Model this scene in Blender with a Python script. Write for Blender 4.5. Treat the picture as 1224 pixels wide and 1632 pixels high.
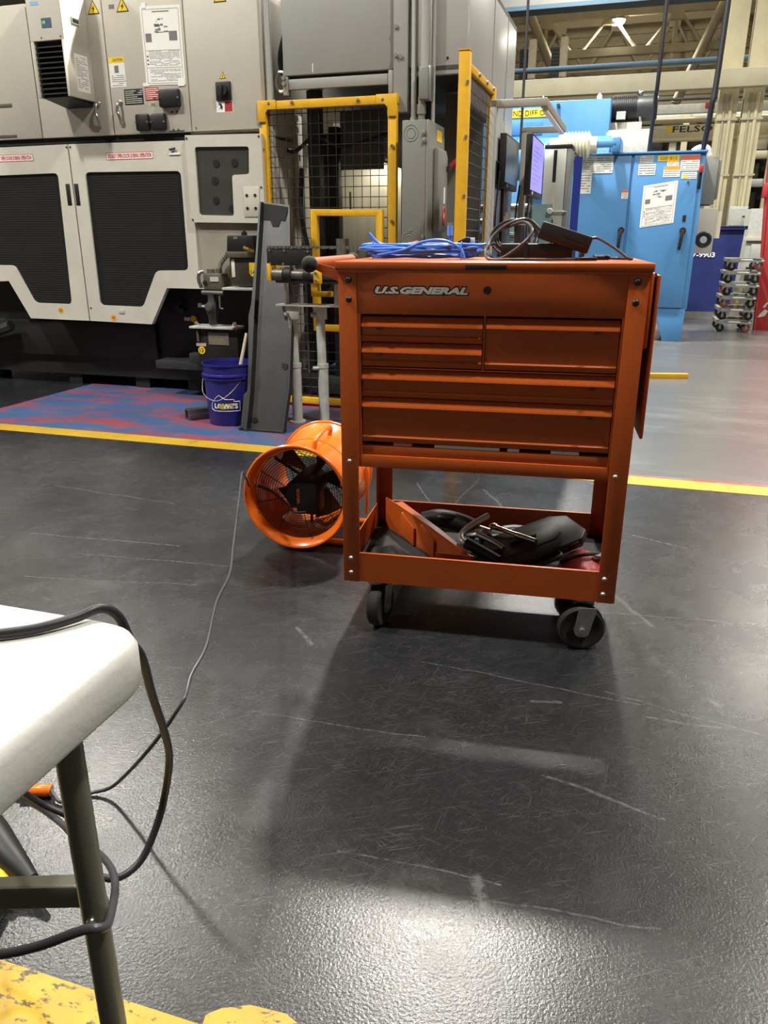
import bpy, bmesh, math, random
from mathutils import Vector, Matrix, noise
random.seed(7)
PI = math.pi
for o in list(bpy.data.objects): bpy.data.objects.remove(o)
scn = bpy.context.scene
COL = scn.collection

# ---------------------------------------------------------------- camera
cd = bpy.data.cameras.new('camera'); cam = bpy.data.objects.new('camera', cd); COL.objects.link(cam)
cd.sensor_fit = 'VERTICAL'; cd.sensor_height = 36.0; cd.lens = 36.0 * 1226 / 1632
cd.clip_start = 0.02; cd.clip_end = 200
cam.location = (0, 0, 1.067); cam.rotation_euler = (PI / 2 - math.radians(19.63), 0, 0)
scn.camera = cam
# ---------------------------------------------------------------- world, view
w = bpy.data.worlds.new('hall_ambient'); scn.world = w; w.use_nodes = True
w.node_tree.nodes['Background'].inputs[0].default_value = (1.0, 0.93, 0.80, 1)
w.node_tree.nodes['Background'].inputs[1].default_value = 0.17
scn.view_settings.view_transform = 'Standard'; scn.view_settings.look = 'None'
scn.view_settings.exposure = 0.0; scn.view_settings.gamma = 1.0
scn.view_settings.use_curve_mapping = False
LAMP_W = 560.0
# high bay lamp positions (x, y); hung at 7.6 m in rows that run with the machine line
LAMPS = [(0.75, 7.9), (3.4, 16.4), (-4.4, 2.1), (7.4, 28.2), (5.9, 6.3), (2.9, 0.9), (-4.3, 8.9), (8.6, 14.6), (-9.5, 3.4)]

LAMP_K = {0: 1.6, 2: .95, 4: .65, 5: .95}    # output factors; the lamp straight ahead is raised to deepen the cart shadow

# ---------------------------------------------------------------- frames (x0, y0, yaw): local x to the right, y away, z up
W0 = (0, 0, 0)
CT = (-.1144, 2.005, .204)      # tool cart
MC = (-.61, 3.985, .303)        # machine line
BL = (3.12, 8.487, .303)        # blue machine
FN = (-.314, 2.569, .209)       # fan
TB = (-.205, .618, .303)        # folding table corner
def wp(fr, p):
    x0, y0, a = fr
    return Vector((x0 + p[0] * math.cos(a) + p[1] * math.sin(a), y0 - p[0] * math.sin(a) + p[1] * math.cos(a), p[2]))

# ---------------------------------------------------------------- materials
MATS = {}
def mat(name, col, rough=.5, metal=0., var=0., vscale=6., bump=0., bscale=60., coat=0., trans=0., emit=None, alpha=1., spec=.5, col2=None, stretch=None, ior=1.45):
    if name in MATS: return MATS[name]
    m = bpy.data.materials.new(name); m.use_nodes = True
    nt = m.node_tree; b = nt.nodes['Principled BSDF']
    b.inputs['Base Color'].default_value = (*col, 1); b.inputs['Roughness'].default_value = rough
    b.inputs['Metallic'].default_value = metal; b.inputs['Specular IOR Level'].default_value = spec
    b.inputs['Coat Weight'].default_value = coat; b.inputs['Coat Roughness'].default_value = .1
    b.inputs['Transmission Weight'].default_value = trans; b.inputs['Alpha'].default_value = alpha
    b.inputs['IOR'].default_value = ior
    if emit:
        b.inputs['Emission Color'].default_value = (*emit[:3], 1); b.inputs['Emission Strength'].default_value = emit[3]
    if var or bump:
        tc = nt.nodes.new('ShaderNodeTexCoord'); mp = nt.nodes.new('ShaderNodeMapping')
        nt.links.new(tc.outputs['Object'], mp.inputs['Vector'])
        if stretch: mp.inputs['Scale'].default_value = stretch
    if var:
        n = nt.nodes.new('ShaderNodeTexNoise'); n.inputs['Scale'].default_value = vscale; n.inputs['Detail'].default_value = 7; n.inputs['Roughness'].default_value = .65
        nt.links.new(mp.outputs[0], n.inputs['Vector'])
        r = nt.nodes.new('ShaderNodeValToRGB'); r.color_ramp.elements[0].position = .32; r.color_ramp.elements[1].position = .68
        c2 = col2 or tuple(c * (1 - var) for c in col)
        r.color_ramp.elements[0].color = (*c2, 1); r.color_ramp.elements[1].color = (*col, 1)
        nt.links.new(n.outputs['Fac'], r.inputs['Fac']); nt.links.new(r.outputs['Color'], b.inputs['Base Color'])
        mr = nt.nodes.new('ShaderNodeMapRange'); mr.inputs['To Min'].default_value = min(1, rough * 1.25); mr.inputs['To Max'].default_value = rough * .85
        nt.links.new(n.outputs['Fac'], mr.inputs['Value']); nt.links.new(mr.outputs[0], b.inputs['Roughness'])
    if bump:
        n2 = nt.nodes.new('ShaderNodeTexNoise'); n2.inputs['Scale'].default_value = bscale; n2.inputs['Detail'].default_value = 4
        nt.links.new(mp.outputs[0], n2.inputs['Vector'])
        bp = nt.nodes.new('ShaderNodeBump'); bp.inputs['Strength'].default_value = bump; bp.inputs['Distance'].default_value = .004
        nt.links.new(n2.outputs['Fac'], bp.inputs['Height']); nt.links.new(bp.outputs[0], b.inputs['Normal'])
    MATS[name] = m
    return m
ORANGE = mat('cart_orange', (.47, .086, .010), .36, var=.12, vscale=9, coat=.08)
FANOR = mat('fan_orange', (.86, .17, .012), .25, var=.10, vscale=7, coat=.5)
BLACK = mat('black_plastic', (.012, .012, .013), .45, var=.3, vscale=20)
RUBBER = mat('rubber', (.014, .014, .015), .75, var=.3, vscale=30)
DARK = mat('dark_void', (.006, .006, .006), .8)  # near black, stands in for shade inside gaps and openings
CABLE = mat('cable_black', (.02, .02, .024), .42)
CABLEG = mat('cable_grey', (.045, .045, .05), .35)
STEEL = mat('bright_steel', (.62, .61, .58), .28, 1, var=.25, vscale=25)
ZINC = mat('zinc_plate', (.42, .42, .38), .38, .8, var=.25, vscale=20)
CHROME = mat('chrome', (.85, .85, .83), .12, 1)
BEIGE = mat('machine_beige', (.50, .475, .41), .42, var=.10, vscale=3)
BEIGE2 = mat('machine_cream', (.58, .565, .49), .40, var=.14, vscale=5)
GREY = mat('hood_grey', (.30, .305, .29), .42, var=.12, vscale=3)
GREYL = mat('hood_side_metal', (.52, .52, .50), .32, .35, var=.12, vscale=2, stretch=(1, 1, .2))
EGREY = mat('box_grey', (.21, .215, .20), .42, var=.1, vscale=6)
YEL = mat('safety_yellow', (.75, .42, .018), .42, var=.18, vscale=14)
WIRE = mat('wire_black', (.012, .012, .012), .5)
DKST = mat('dark_steel', (.055, .058, .06), .42, .35, var=.45, vscale=7)
DKM = mat('machine_black', (.012, .012, .012), .55, var=.5, vscale=6)
OILY = mat('oily_grey', (.16, .15, .125), .4, .3, var=.5, vscale=12)
WHITE = mat('table_white', (.56, .56, .525), .38, var=.07, vscale=8, bump=.12, bscale=140)
LEGG = mat('table_leg_bronze', (.20, .195, .145), .32, .45, var=.12, vscale=10)
BLUE = mat('machine_blue', (.082, .255, .53), .38, var=.12, vscale=3)
NAVY = mat('bin_navy', (.018, .035, .17), .5, var=.3, vscale=4)
BUCK = mat('bucket_blue', (.022, .02, .21), .32, var=.15, vscale=10)
CREAM = mat('column_cream', (.66, .60, .40), .5, var=.15, vscale=3)
BEAMC = mat('beam_cream', (.50, .47, .33), .5, var=.2, vscale=2)
TAN = mat('roof_tan', (.58, .50, .33), .7, var=.25, vscale=2)
PALE = mat('pale_grey_paint', (.52, .54, .50), .45, var=.25, vscale=18)
PAPER = mat('paper', (.78, .78, .74), .6, var=.05, vscale=10)
INK = mat('ink_grey', (.16, .16, .17), .7)
INKB = mat('ink_black', (.02, .02, .02), .6)
REDP = mat('red_paint', (.40, .032, .034), .45, var=.2, vscale=6)
REDI = mat('red_ink', (.55, .06, .05), .6)
WHITEP = mat('white_print', (.8, .8, .78), .5)
YLAB = mat('label_yellow', (.85, .58, .02), .5)
OLAB = mat('label_orange', (.85, .36, .02), .5)
MESHG = mat('tinted_screen', (.018, .019, .019), .22, var=.25, vscale=5, spec=.35)
SMOKE = mat('smoked_window', (.055, .055, .05), .15, var=.2, vscale=6)
BLUEC = mat('ethernet_blue', (.06, .21, .74), .38)
GLASS = mat('clear_plastic', (.92, .78, .82), .08, trans=.85, alpha=.55, ior=1.3)
SCREEN = mat('lit_screen', (.02, .02, .02), .3, emit=(.36, .30, .95, .95))
SCROFF = mat('dark_screen', (.02, .021, .025), .16)
LCD = mat('lcd_panel', (.05, .09, .12), .25, emit=(.10, .17, .25, .25))
LCDG = mat('lcd_digits', (.1, .3, .02), .4, emit=(.55, 1.0, .05, 1.0))
BELLOW = mat('bellows_cream', (.72, .70, .56), .6, var=.1)
ALU = mat('aluminium', (.62, .63, .60), .35, .6, var=.1, vscale=5, stretch=(1, 1, .1))
TUBEM = mat('tube_steel', (.30, .30, .28), .35, .8, var=.3, vscale=15)
DIFF = mat('lamp_diffuser', (.9, .9, .85), .5, emit=(1, .95, .82, 40.0))

# ---------------------------------------------------------------- mesh builder
def catmull(pts, n=8, closed=False):
    P = [Vector(p) for p in pts]; out = []; m = len(P)
    rng = range(m) if closed else range(m - 1)
    for i in rng:
        if closed: a, b, c, d = P[(i - 1) % m], P[i], P[(i + 1) % m], P[(i + 2) % m]
        else:
            b, c = P[i], P[i + 1]; a = P[i - 1] if i else b * 2 - c; d = P[i + 2] if i + 2 < m else c * 2 - b
        for k in range(n):
            t = k / n
            out.append(.5 * (2 * b + (c - a) * t + (2 * a - 5 * b + 4 * c - d) * t * t + (3 * b - 3 * c + d - a) * t ** 3))
    if not closed: out.append(P[-1])
    return out
def rnd_poly(poly, r, n=4):
    """round the corners of a 2D polygon; returns list of corner arcs"""
    arcs = []; m = len(poly)
    for i in range(m):
        p = Vector(poly[i]); a = Vector(poly[i - 1]); b = Vector(poly[(i + 1) % m])
        da = (a - p); db = (b - p); rr = min(r, da.length * .45, db.length * .45)
        s = p + da.normalized() * rr; e = p + db.normalized() * rr
        arcs.append([((1 - t) ** 2 * s + 2 * t * (1 - t) * p + t * t * e) for t in [k / n for k in range(n + 1)]])
    return arcs
class MB:
    def __init__(s): s.v = []; s.f = []
    def add(s, vs, fs):
        k = len(s.v); s.v += [Vector(p) for p in vs]; s.f += [tuple(i + k for i in f) for f in fs]; return s
    def box(s, a, b, mtx=None):
        x0, x1 = sorted((a[0], b[0])); y0, y1 = sorted((a[1], b[1])); z0, z1 = sorted((a[2], b[2]))
        vs = [Vector(p) for p in ((x0, y0, z0), (x1, y0, z0), (x1, y1, z0), (x0, y1, z0), (x0, y0, z1), (x1, y0, z1), (x1, y1, z1), (x0, y1, z1))]
        if mtx: vs = [mtx @ p for p in vs]
        return s.add(vs, [(0, 3, 2, 1), (4, 5, 6, 7), (0, 1, 5, 4), (1, 2, 6, 5), (2, 3, 7, 6), (3, 0, 4, 7)])
    def tube(s, pts, r, n=10, closed=False, r1=None):
        P = [Vector(p) for p in pts]; m = len(P); rings = []
        T = []
        for i in range(m):
            if closed: t = P[(i + 1) % m] - P[i - 1]
            else: t = P[min(i + 1, m - 1)] - P[max(i - 1, 0)]
            T.append(t.normalized() if t.length > 1e-9 else Vector((0, 0, 1)))
        up = Vector((0, 0, 1)) if abs(T[0].z) < .9 else Vector((1, 0, 0))
        N = (up - T[0] * up.dot(T[0])).normalized()
        k = len(s.v)
        for i in range(m):
            N = (N - T[i] * N.dot(T[i])); N = N.normalized() if N.length > 1e-6 else T[i].orthogonal().normalized()
            Bn = T[i].cross(N); rr = r if r1 is None else r + (r1 - r) * i / (m - 1)
            for j in range(n):
                a = 2 * PI * j / n; s.v.append(P[i] + (N * math.cos(a) + Bn * math.sin(a)) * rr)
        for i in range(m if closed else m - 1):
            for j in range(n):
                i2 = (i + 1) % m
                s.f.append((k + i * n + j, k + i * n + (j + 1) % n, k + i2 * n + (j + 1) % n, k + i2 * n + j))
        if not closed:
            s.f.append(tuple(k + j for j in reversed(range(n)))); s.f.append(tuple(k + (m - 1) * n + j for j in range(n)))
        return s
    def cyl(s, a, b, r, n=16, r1=None): return s.tube([a, b], r, n, r1=r1)
    def prism(s, poly, d0, d1, plane='xz'):
        """extrude a 2D polygon; plane xz: depth along y; yz: depth along x; xy: depth along z"""
        def P(q, d): return {'xz': (q[0], d, q[1]), 'yz': (d, q[0], q[1]), 'xy': (q[0], q[1], d)}[plane]
        m = len(poly); vs = [P(q, d0) for q in poly] + [P(q, d1) for q in poly]
        return s.add(vs, [tuple(range(m)), tuple(reversed(range(m, 2 * m)))] + [(i, i + m, (i + 1) % m + m, (i + 1) % m) for i in range(m)])
    def frame(s, outer, inner, d0, d1, r=.03, n=4):
        """plate in the xz plane with a hole: outer corners matched one to one to inner corners"""
        arcs = rnd_poly(inner, r, n); m = len(outer); k = len(s.v)
        for d in (d0, d1):
            for q in outer: s.v.append(Vector((q[0], d, q[1])))
            for a in arcs:
                for q in a: s.v.append(Vector((q[0], d, q[1])))
        tot = m + m * (n + 1)
        O = lambda i, L: k + L * tot + i % m
        I = lambda i, j, L: k + L * tot + m + (i % m) * (n + 1) + j
        for L in (0, 1):
            for i in range(m):
                for j in range(n): s.f.append((O(i, L), I(i, j, L), I(i, j + 1, L)))
                s.f.append((O(i, L), I(i, n, L), I(i + 1, 0, L), O(i + 1, L)))
        for i in range(m):
            s.f.append((O(i, 0), O(i + 1, 0), O(i + 1, 1), O(i, 1)))
            for j in range(n): s.f.append((I(i, j, 0), I(i, j, 1), I(i, j + 1, 1), I(i, j + 1, 0)))
            s.f.append((I(i, n, 0), I(i, n, 1), I(i + 1, 0, 1), I(i + 1, 0, 0)))
        return s
    def lathe(s, prof, c=(0, 0, 0), axis='z', n=32, closed=False):
        """prof: list of (radius, t) along the axis"""
        k = len(s.v); m = len(prof)
        for r, t in prof:
            for j in range(n):
                a = 2 * PI * j / n; u, q = r * math.cos(a), r * math.sin(a)
                s.v.append(Vector(c) + Vector({'z': (u, q, t), 'y': (u, t, q), 'x': (t, u, q)}[axis]))
        for i in range(m if closed else m - 1):
            i2 = (i + 1) % m
            for j in range(n): s.f.append((k + i * n + j, k + i * n + (j + 1) % n, k + i2 * n + (j + 1) % n, k + i2 * n + j))
        if not closed:
            if prof[0][0] > 1e-5: s.f.append(tuple(k + j for j in reversed(range(n))))
            if prof[-1][0] > 1e-5: s.f.append(tuple(k + (m - 1) * n + j for j in range(n)))
        return s
    def ball(s, c, r, n=12, sc=(1, 1, 1)):
        k = len(s.v); R = n // 2
        for i in range(R + 1):
            th = PI * i / R
            for j in range(n):
                a = 2 * PI * j / n
                s.v.append(Vector(c) + Vector((r * sc[0] * math.sin(th) * math.cos(a), r * sc[1] * math.sin(th) * math.sin(a), r * sc[2] * math.cos(th))))
        for i in range(R):
            for j in range(n): s.f.append((k + i * n + j, k + (i + 1) * n + j, k + (i + 1) * n + (j + 1) % n, k + i * n + (j + 1) % n))
        return s
OFF = {}
def mk(name, mb, m, bev=0., smooth=True, off=Vector((0, 0, 0))):
    me = bpy.data.meshes.new(name)
    bm = bmesh.new()
    vs = [bm.verts.new(p - off) for p in mb.v]
    for f in mb.f:
        try: bm.faces.new([vs[i] for i in f])
        except ValueError: pass
    bmesh.ops.remove_doubles(bm, verts=bm.verts, dist=1e-6)
    bmesh.ops.recalc_face_normals(bm, faces=bm.faces)
    if bev:
        ed = [e for e in bm.edges if len(e.link_faces) == 2 and e.calc_face_angle(0) > .6]
        bmesh.ops.bevel(bm, geom=ed, offset=bev, segments=2, profile=.5, affect='EDGES', clamp_overlap=True)
    bm.to_mesh(me); bm.free()
    if smooth:
        me.polygons.foreach_set('use_smooth', [True] * len(me.polygons)); me.set_sharp_from_angle(angle=math.radians(38))
    me.materials.append(m)
    o = bpy.data.objects.new(name, me); COL.objects.link(o); return o
def tag(o, label=None, cat=None, group=None, kind=None):
    if label: o['label'] = label
    if cat: o['category'] = cat
    if group: o['group'] = group
    if kind: o['kind'] = kind
    return o
def thing(name, label, cat, fr=W0, base=(0, 0, 0), group=None):
    """an Empty at the thing's base; its parts are written in frame coordinates"""
    o = bpy.data.objects.new(name, None); COL.objects.link(o); o.empty_display_size = .05
    o.location = wp(fr, base); o.rotation_euler = (0, 0, -fr[2]); OFF[o.name] = Vector(base)
    return tag(o, label, cat, group)
def part(name, mb, m, parent, bev=0., label=None, kind=None, smooth=True):
    o = mk(name, mb, m, bev, smooth, OFF[parent.name]); o.parent = parent; OFF[o.name] = OFF[parent.name]
    return tag(o, label, None, None, kind)
def solo(name, mb, m, label, cat, fr=W0, base=(0, 0, 0), bev=0., group=None, kind=None):
    o = mk(name, mb, m, bev, True, Vector(base)); o.location = wp(fr, base); o.rotation_euler = (0, 0, -fr[2]); OFF[o.name] = Vector(base)
    return tag(o, label, cat, group, kind)
def struct(name, mb, m, fr=W0, bev=0.): return solo(name, mb, m, None, None, fr, (0, 0, 0), bev, None, 'structure')
def B(a, b): return MB().box(a, b)
def textmb(s, w, h, depth=.0006, shear=0., bold=0.):
    cu = bpy.data.curves.new('t', 'FONT'); cu.body = s; cu.size = 1; cu.shear = shear; cu.offset = bold; cu.resolution_u = 2
    ob = bpy.data.objects.new('t', cu); COL.objects.link(ob); bpy.context.view_layer.update()
    me = bpy.data.meshes.new_from_object(ob.evaluated_get(bpy.context.evaluated_depsgraph_get()))
    xs = [v.co.x for v in me.vertices]; ys = [v.co.y for v in me.vertices]
    x0, x1, y0, y1 = min(xs), max(xs), min(ys), max(ys)
    V = [((v.co.x - x0) / (x1 - x0) * w - w / 2, (v.co.y - y0) / (y1 - y0) * h - h / 2) for v in me.vertices]
    Fs = [tuple(p.vertices) for p in me.polygons]
    bpy.data.objects.remove(ob); bpy.data.curves.remove(cu); bpy.data.meshes.remove(me)
    return V, Fs
def text(s, parent, m, c, w, h, shear=0., bold=0., rot=0., name='lettering', P=None):
    """flat lettering facing -y (or placed by P(u, v)), centred at c"""
    V, Fs = textmb(s, w, h, shear=shear, bold=bold)
    ca, sa = math.cos(rot), math.sin(rot)
    if P is None: P = lambda u, v: (c[0] + u * ca - v * sa, c[1], c[2] + u * sa + v * ca)
    mb = MB(); mb.add([P(u, v) for u, v in V], Fs)
    o = part(name, mb, m, parent, smooth=False); return o
def cyl_y(x, z, y0, y1, r, n=14): return MB().cyl((x, y0, z), (x, y1, z), r, n)

# ================================================================ SETTING
def floor_material():
    m = bpy.data.materials.new('epoxy_floor'); m.use_nodes = True; nt = m.node_tree; N = nt.nodes; L = nt.links; b = N['Principled BSDF']
    tc = N.new('ShaderNodeTexCoord')
    def noise_(sc, det=6, rough=.6, stretch=None, rot=0, dist=0):
        mp = N.new('ShaderNodeMapping'); L.new(tc.outputs['Object'], mp.inputs[0])
        mp.vector_type = 'TEXTURE'
        if stretch: mp.inputs['Scale'].default_value = tuple(1 / q for q in stretch)
        mp.inputs['Rotation'].default_value = (0, 0, rot)
        n = N.new('ShaderNodeTexNoise'); n.inputs['Scale'].default_value = sc; n.inputs['Detail'].default_value = det; n.inputs['Roughness'].default_value = rough; n.inputs['Distortion'].default_value = dist
        L.new(mp.outputs[0], n.inputs['Vector']); return n.outputs['Fac']
    def mr(v, a, c, t0=0., t1=1.):
        r = N.new('ShaderNodeMapRange'); r.inputs['From Min'].default_value = a; r.inputs['From Max'].default_value = c; r.inputs['To Min'].default_value = t0; r.inputs['To Max'].default_value = t1
        L.new(v, r.inputs['Value']); return r.outputs[0]
    def ma(op, a, c):
        q = N.new('ShaderNodeMath'); q.operation = op
        for i, s in enumerate((a, c)):
            if isinstance(s, (int, float)): q.inputs[i].default_value = s
            else: L.new(s, q.inputs[i])
        return q.outputs[0]
    # general fine scuffs: stretched noise thresholds in three directions
    sc = None
    for st, rot, lo, hi, am in (((1.2, 22, 1), .2, .585, .645, .40), ((1.2, 40, 1), -.45, .59, .65, .36), ((1.6, 34, 1), 1.2, .60, .66, .36), ((1.6, 44, 1), .75, .60, .65, .38), ((2, 40, 1), 2.2, .60, .66, .36), ((.7, .7, 1), 0, .56, .74, .26), ((3, 3, 1), 0, .60, .74, .26)):
        q = mr(noise_(11, 4, .6, st, rot, .7), lo, hi, 0, am * .8)
        sc = q if sc is None else ma('MAXIMUM', sc, q)
    sc = ma('MULTIPLY', sc, mr(noise_(1.7, 4), .35, .6, .25, 1.0))
    # long single scratches and scrapes, each a segment on the floor (metres)
    geo = N.new('ShaderNodeNewGeometry')
    wob = N.new('ShaderNodeTexNoise'); wob.inputs['Scale'].default_value = 6; L.new(geo.outputs['Position'], wob.inputs['Vector'])
    wv = N.new('ShaderNodeVectorMath'); wv.operation = 'MULTIPLY_ADD'; L.new(wob.outputs['Color'], wv.inputs[0]); wv.inputs[1].default_value = (.03, .03, 0); L.new(geo.outputs['Position'], wv.inputs[2])
    segs = SCRATCHES
    fine = noise_(70, 3)
    for ax, ay, bx, by, wd in segs:
        a = (ax + .015, ay + .015, 0); d = Vector((bx - ax, by - ay, 0)); l2 = d.length_squared
        s1 = N.new('ShaderNodeVectorMath'); s1.operation = 'SUBTRACT'; L.new(wv.outputs[0], s1.inputs[0]); s1.inputs[1].default_value = a
        dt = N.new('ShaderNodeVectorMath'); dt.operation = 'DOT_PRODUCT'; L.new(s1.outputs[0], dt.inputs[0]); dt.inputs[1].default_value = d / l2
        cl = N.new('ShaderNodeClamp'); L.new(dt.outputs['Value'], cl.inputs[0])
        scl = N.new('ShaderNodeVectorMath'); scl.operation = 'SCALE'; scl.inputs[0].default_value = d; L.new(cl.outputs[0], scl.inputs['Scale'])
        ds = N.new('ShaderNodeVectorMath'); ds.operation = 'DISTANCE'; L.new(s1.outputs[0], ds.inputs[0]); L.new(scl.outputs[0], ds.inputs[1])
        q = mr(ds.outputs['Value'], wd * .3, wd * 1.1, .6, 0)
        q = ma('MULTIPLY', q, mr(fine, .36, .6, .1, 1))
        sc = ma('MAXIMUM', sc, q)
    big = mr(noise_(.9, 6, .62), .3, .7)
    c1 = N.new('ShaderNodeMix'); c1.data_type = 'RGBA'; c1.inputs['A'].default_value = (.0078, .0086, .0105, 1); c1.inputs['B'].default_value = (.0150, .0162, .0192, 1); L.new(big, c1.inputs['Factor'])
    c2 = N.new('ShaderNodeMix'); c2.data_type = 'RGBA'; L.new(c1.outputs['Result'], c2.inputs['A']); c2.inputs['B'].default_value = (.22, .22, .215, 1)
    L.new(ma('MULTIPLY', sc, .55), c2.inputs['Factor']); L.new(c2.outputs['Result'], b.inputs['Base Color'])
    L.new(ma('ADD', mr(noise_(3.2, 6, .6), .3, .7, .215, .31), ma('MULTIPLY', sc, .06)), b.inputs['Roughness'])
    b.inputs['Specular IOR Level'].default_value = .52
    bp = N.new('ShaderNodeBump'); bp.inputs['Strength'].default_value = .33; bp.inputs['Distance'].default_value = .0016
    L.new(ma('ADD', noise_(200, 2, .5), ma('MULTIPLY', noise_(480, 2), .4)), bp.inputs['Height']); L.new(bp.outputs[0], b.inputs['Normal'])
    return m
SCRATCHES = [
    (.335, 1.345, .545, 1.215, .005), (.09, 1.47, -.28, 1.56, .0025), (.10, 1.80, .62, 1.60, .003), (.55, 1.66, .95, 1.42, .003),
    (-.08, 1.13, .20, 1.05, .0025), (.15, 1.02, .45, .96, .003), (.62, 1.545, .80, 1.50, .005), (.36, 1.615, .43, 1.61, .007),
    (.80, 1.62, .81, 1.60, .012), (.16, 1.06, .17, 1.00, .013), (.15, .99, .11, .86, .012), (.73, 2.2, .78, 2.0, .01),
    (-1.35, 2.75, -.75, 2.62, .004), (-1.2, 2.35, -.6, 2.28, .003), (-1.1, 2.55, -.45, 2.42, .003), (-.9, 3.1, -1.5, 3.35, .004),
    (-.25, 2.0, -.20, 1.9, .008), (.6, 2.1, 1.2, 2.0, .004), (.9, 1.75, 1.2, 1.7, .004), (.75, 2.9, 1.1, 2.6, .006), (.45, 3.3, .52, 2.95, .009), (.15, 3.4, .22, 3.0, .004), (.3, 3.1, .45, 3.45, .004),
]
struct('floor', B((-26, -14, -.05), (32, 46, 0)), floor_material())
def paint(name, base, worn, lo, hi, sc, rough=.4, stretch=None, spec=.5):
    m = bpy.data.materials.new(name); m.use_nodes = True; nt = m.node_tree; b = nt.nodes['Principled BSDF']
    tc = nt.nodes.new('ShaderNodeTexCoord'); mp = nt.nodes.new('ShaderNodeMapping'); nt.links.new(tc.outputs['Object'], mp.inputs[0])
    if stretch: mp.inputs['Scale'].default_value = stretch
    n = nt.nodes.new('ShaderNodeTexNoise'); n.inputs['Scale'].default_value = sc; n.inputs['Detail'].default_value = 8; n.inputs['Roughness'].default_value = .68
    nt.links.new(mp.outputs[0], n.inputs['Vector'])
    r = nt.nodes.new('ShaderNodeValToRGB'); r.color_ramp.elements[0].position = lo; r.color_ramp.elements[1].position = hi
    r.color_ramp.elements[0].color = (*base, 1); r.color_ramp.elements[1].color = (*worn, 1)
    n3 = nt.nodes.new('ShaderNodeTexNoise'); n3.inputs['Scale'].default_value = sc * .6; n3.inputs['Detail'].default_value = 5
    nt.links.new(tc.outputs['Object'], n3.inputs['Vector'])
    mx = nt.nodes.new('ShaderNodeMix'); mx.data_type = 'RGBA'; mx.blend_type = 'MULTIPLY'; mx.inputs['Factor'].default_value = .45
    nt.links.new(n.outputs['Fac'], r.inputs['Fac']); nt.links.new(r.outputs['Color'], mx.inputs['A']); nt.links.new(n3.outputs['Fac'], mx.inputs['B'])
    nt.links.new(mx.outputs['Result'], b.inputs['Base Color']); b.inputs['Roughness'].default_value = rough; b.inputs['Specular IOR Level'].default_value = spec
    bp = nt.nodes.new('ShaderNodeBump'); bp.inputs['Strength'].default_value = .15; bp.inputs['Distance'].default_value = .002
    n4 = nt.nodes.new('ShaderNodeTexNoise'); n4.inputs['Scale'].default_value = 120; nt.links.new(tc.outputs['Object'], n4.inputs['Vector'])
    nt.links.new(n4.outputs['Fac'], bp.inputs['Height']); nt.links.new(bp.outputs[0], b.inputs['Normal'])
    return m
LINE = paint('line_yellow', (.66, .42, .03), (.22, .15, .03), .56, .72, 5, .42)
LINE2 = paint('near_line_yellow', (.52, .32, .010), (.08, .06, .02), .555, .61, 24, .45, (1, 2.2, 1))
struct('trim_1', B((-4.5, -.065, 0), (5.5, .065, .0015)), LINE, MC)
struct('trim_2', B((-2.2, -.16, 0), (.72, 0, .0015)), LINE2, (-.602, .9, .303))
struct('trim_4', MB().prism([(0, 0), (.14, 0), (.14, .09), (.115, .105), (.06, .112), (.02, .102), (0, .09)], 0, .0018, 'xy'), LINE2, (-.27, .72, .12))
struct('floor_paint', B((-2.16, .065, 0), (.93, 2.9, .0012)), paint('paint_blue', (.062, .135, .30), (.40, .07, .07), .47, .61, 3.2, .42, (.6, 1.9, 1)), MC)
# red worn edge next to the yellow line in the aisle and the polished light aisle
struct('floor_aisle', B((.97, .10, 0), (14, 22, .0012)), paint('aisle_grey', (.15, .15, .145), (.25, .25, .24), .5, .75, 1.3, .26, (.5, 1.6, 1), .6), MC)
struct('trim_3', B((.93, .065, 0), (5.5, .10, .0014)), paint('paint_red', (.42, .05, .035), (.2, .2, .19), .42, .60, 6, .4), MC)

# roof, back wall
m = MB()
m.box((-30, -24, 9.2), (30, 26, 9.3))
for i in range(34): m.box((-14, -2 + i * .85, 9.1), (22, -1.82 + i * .85, 9.2))
struct('ceiling', m, TAN, BL)
m = MB(); m.box((-24, 25.5, 0), (26, 25.8, 9.2))
for i in range(26): m.box((-22, 25.40, .2 + i * .35), (24, 25.5, .32 + i * .35))
struct('wall_back', m, mat('far_wall', (.66, .58, .40), .8, var=.2, vscale=1), BL)

# ---------------------------------------------------------------- high bay lamps
def lamp(i, x, y, label):
    t = thing('high_bay_lamp', label, 'lamp', W0, (x, y, 7.45), 'high bay lamps under the roof')
    part('housing', MB().lathe([(.05, 7.86), (.12, 7.82), (.16, 7.68), (.26, 7.60), (.27, 7.55), (.25, 7.55), (.24, 7.585), (.05, 7.60)], (x, y, 0), n=24), ZINC, t)
    part('diffuser', MB().lathe([(.235, 7.56), (.225, 7.50), (.17, 7.44), (.08, 7.415), (0, 7.41)], (x, y, 0), n=24), DIFF, t)
    part('rod', MB().cyl((x, y, 7.85), (x, y, 9.2), .012, 8), ZINC, t)
    ld = bpy.data.lights.new('lamp_light', 'AREA'); ld.shape = 'DISK'; ld.size = .5; ld.energy = LAMP_W * LAMP_K.get(i, 1); ld.color = (1, .965, .89); ld.spread = math.radians(165)
    lo = bpy.data.objects.new('lamp_light', ld); COL.objects.link(lo); lo.location = Vector((x, y, 7.40)) - t.location; lo.parent = t
    lu_ = bpy.data.lights.new('roof_fill_light', 'POINT'); lu_.shadow_soft_size = .15; lu_.energy = LAMP_W * .30; lu_.color = (1, .93, .78)   # added point light above the housing to brighten the roof
    lo = bpy.data.objects.new('roof_fill_light', lu_); COL.objects.link(lo); lo.location = (0, 0, .48); lo.parent = t
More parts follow.
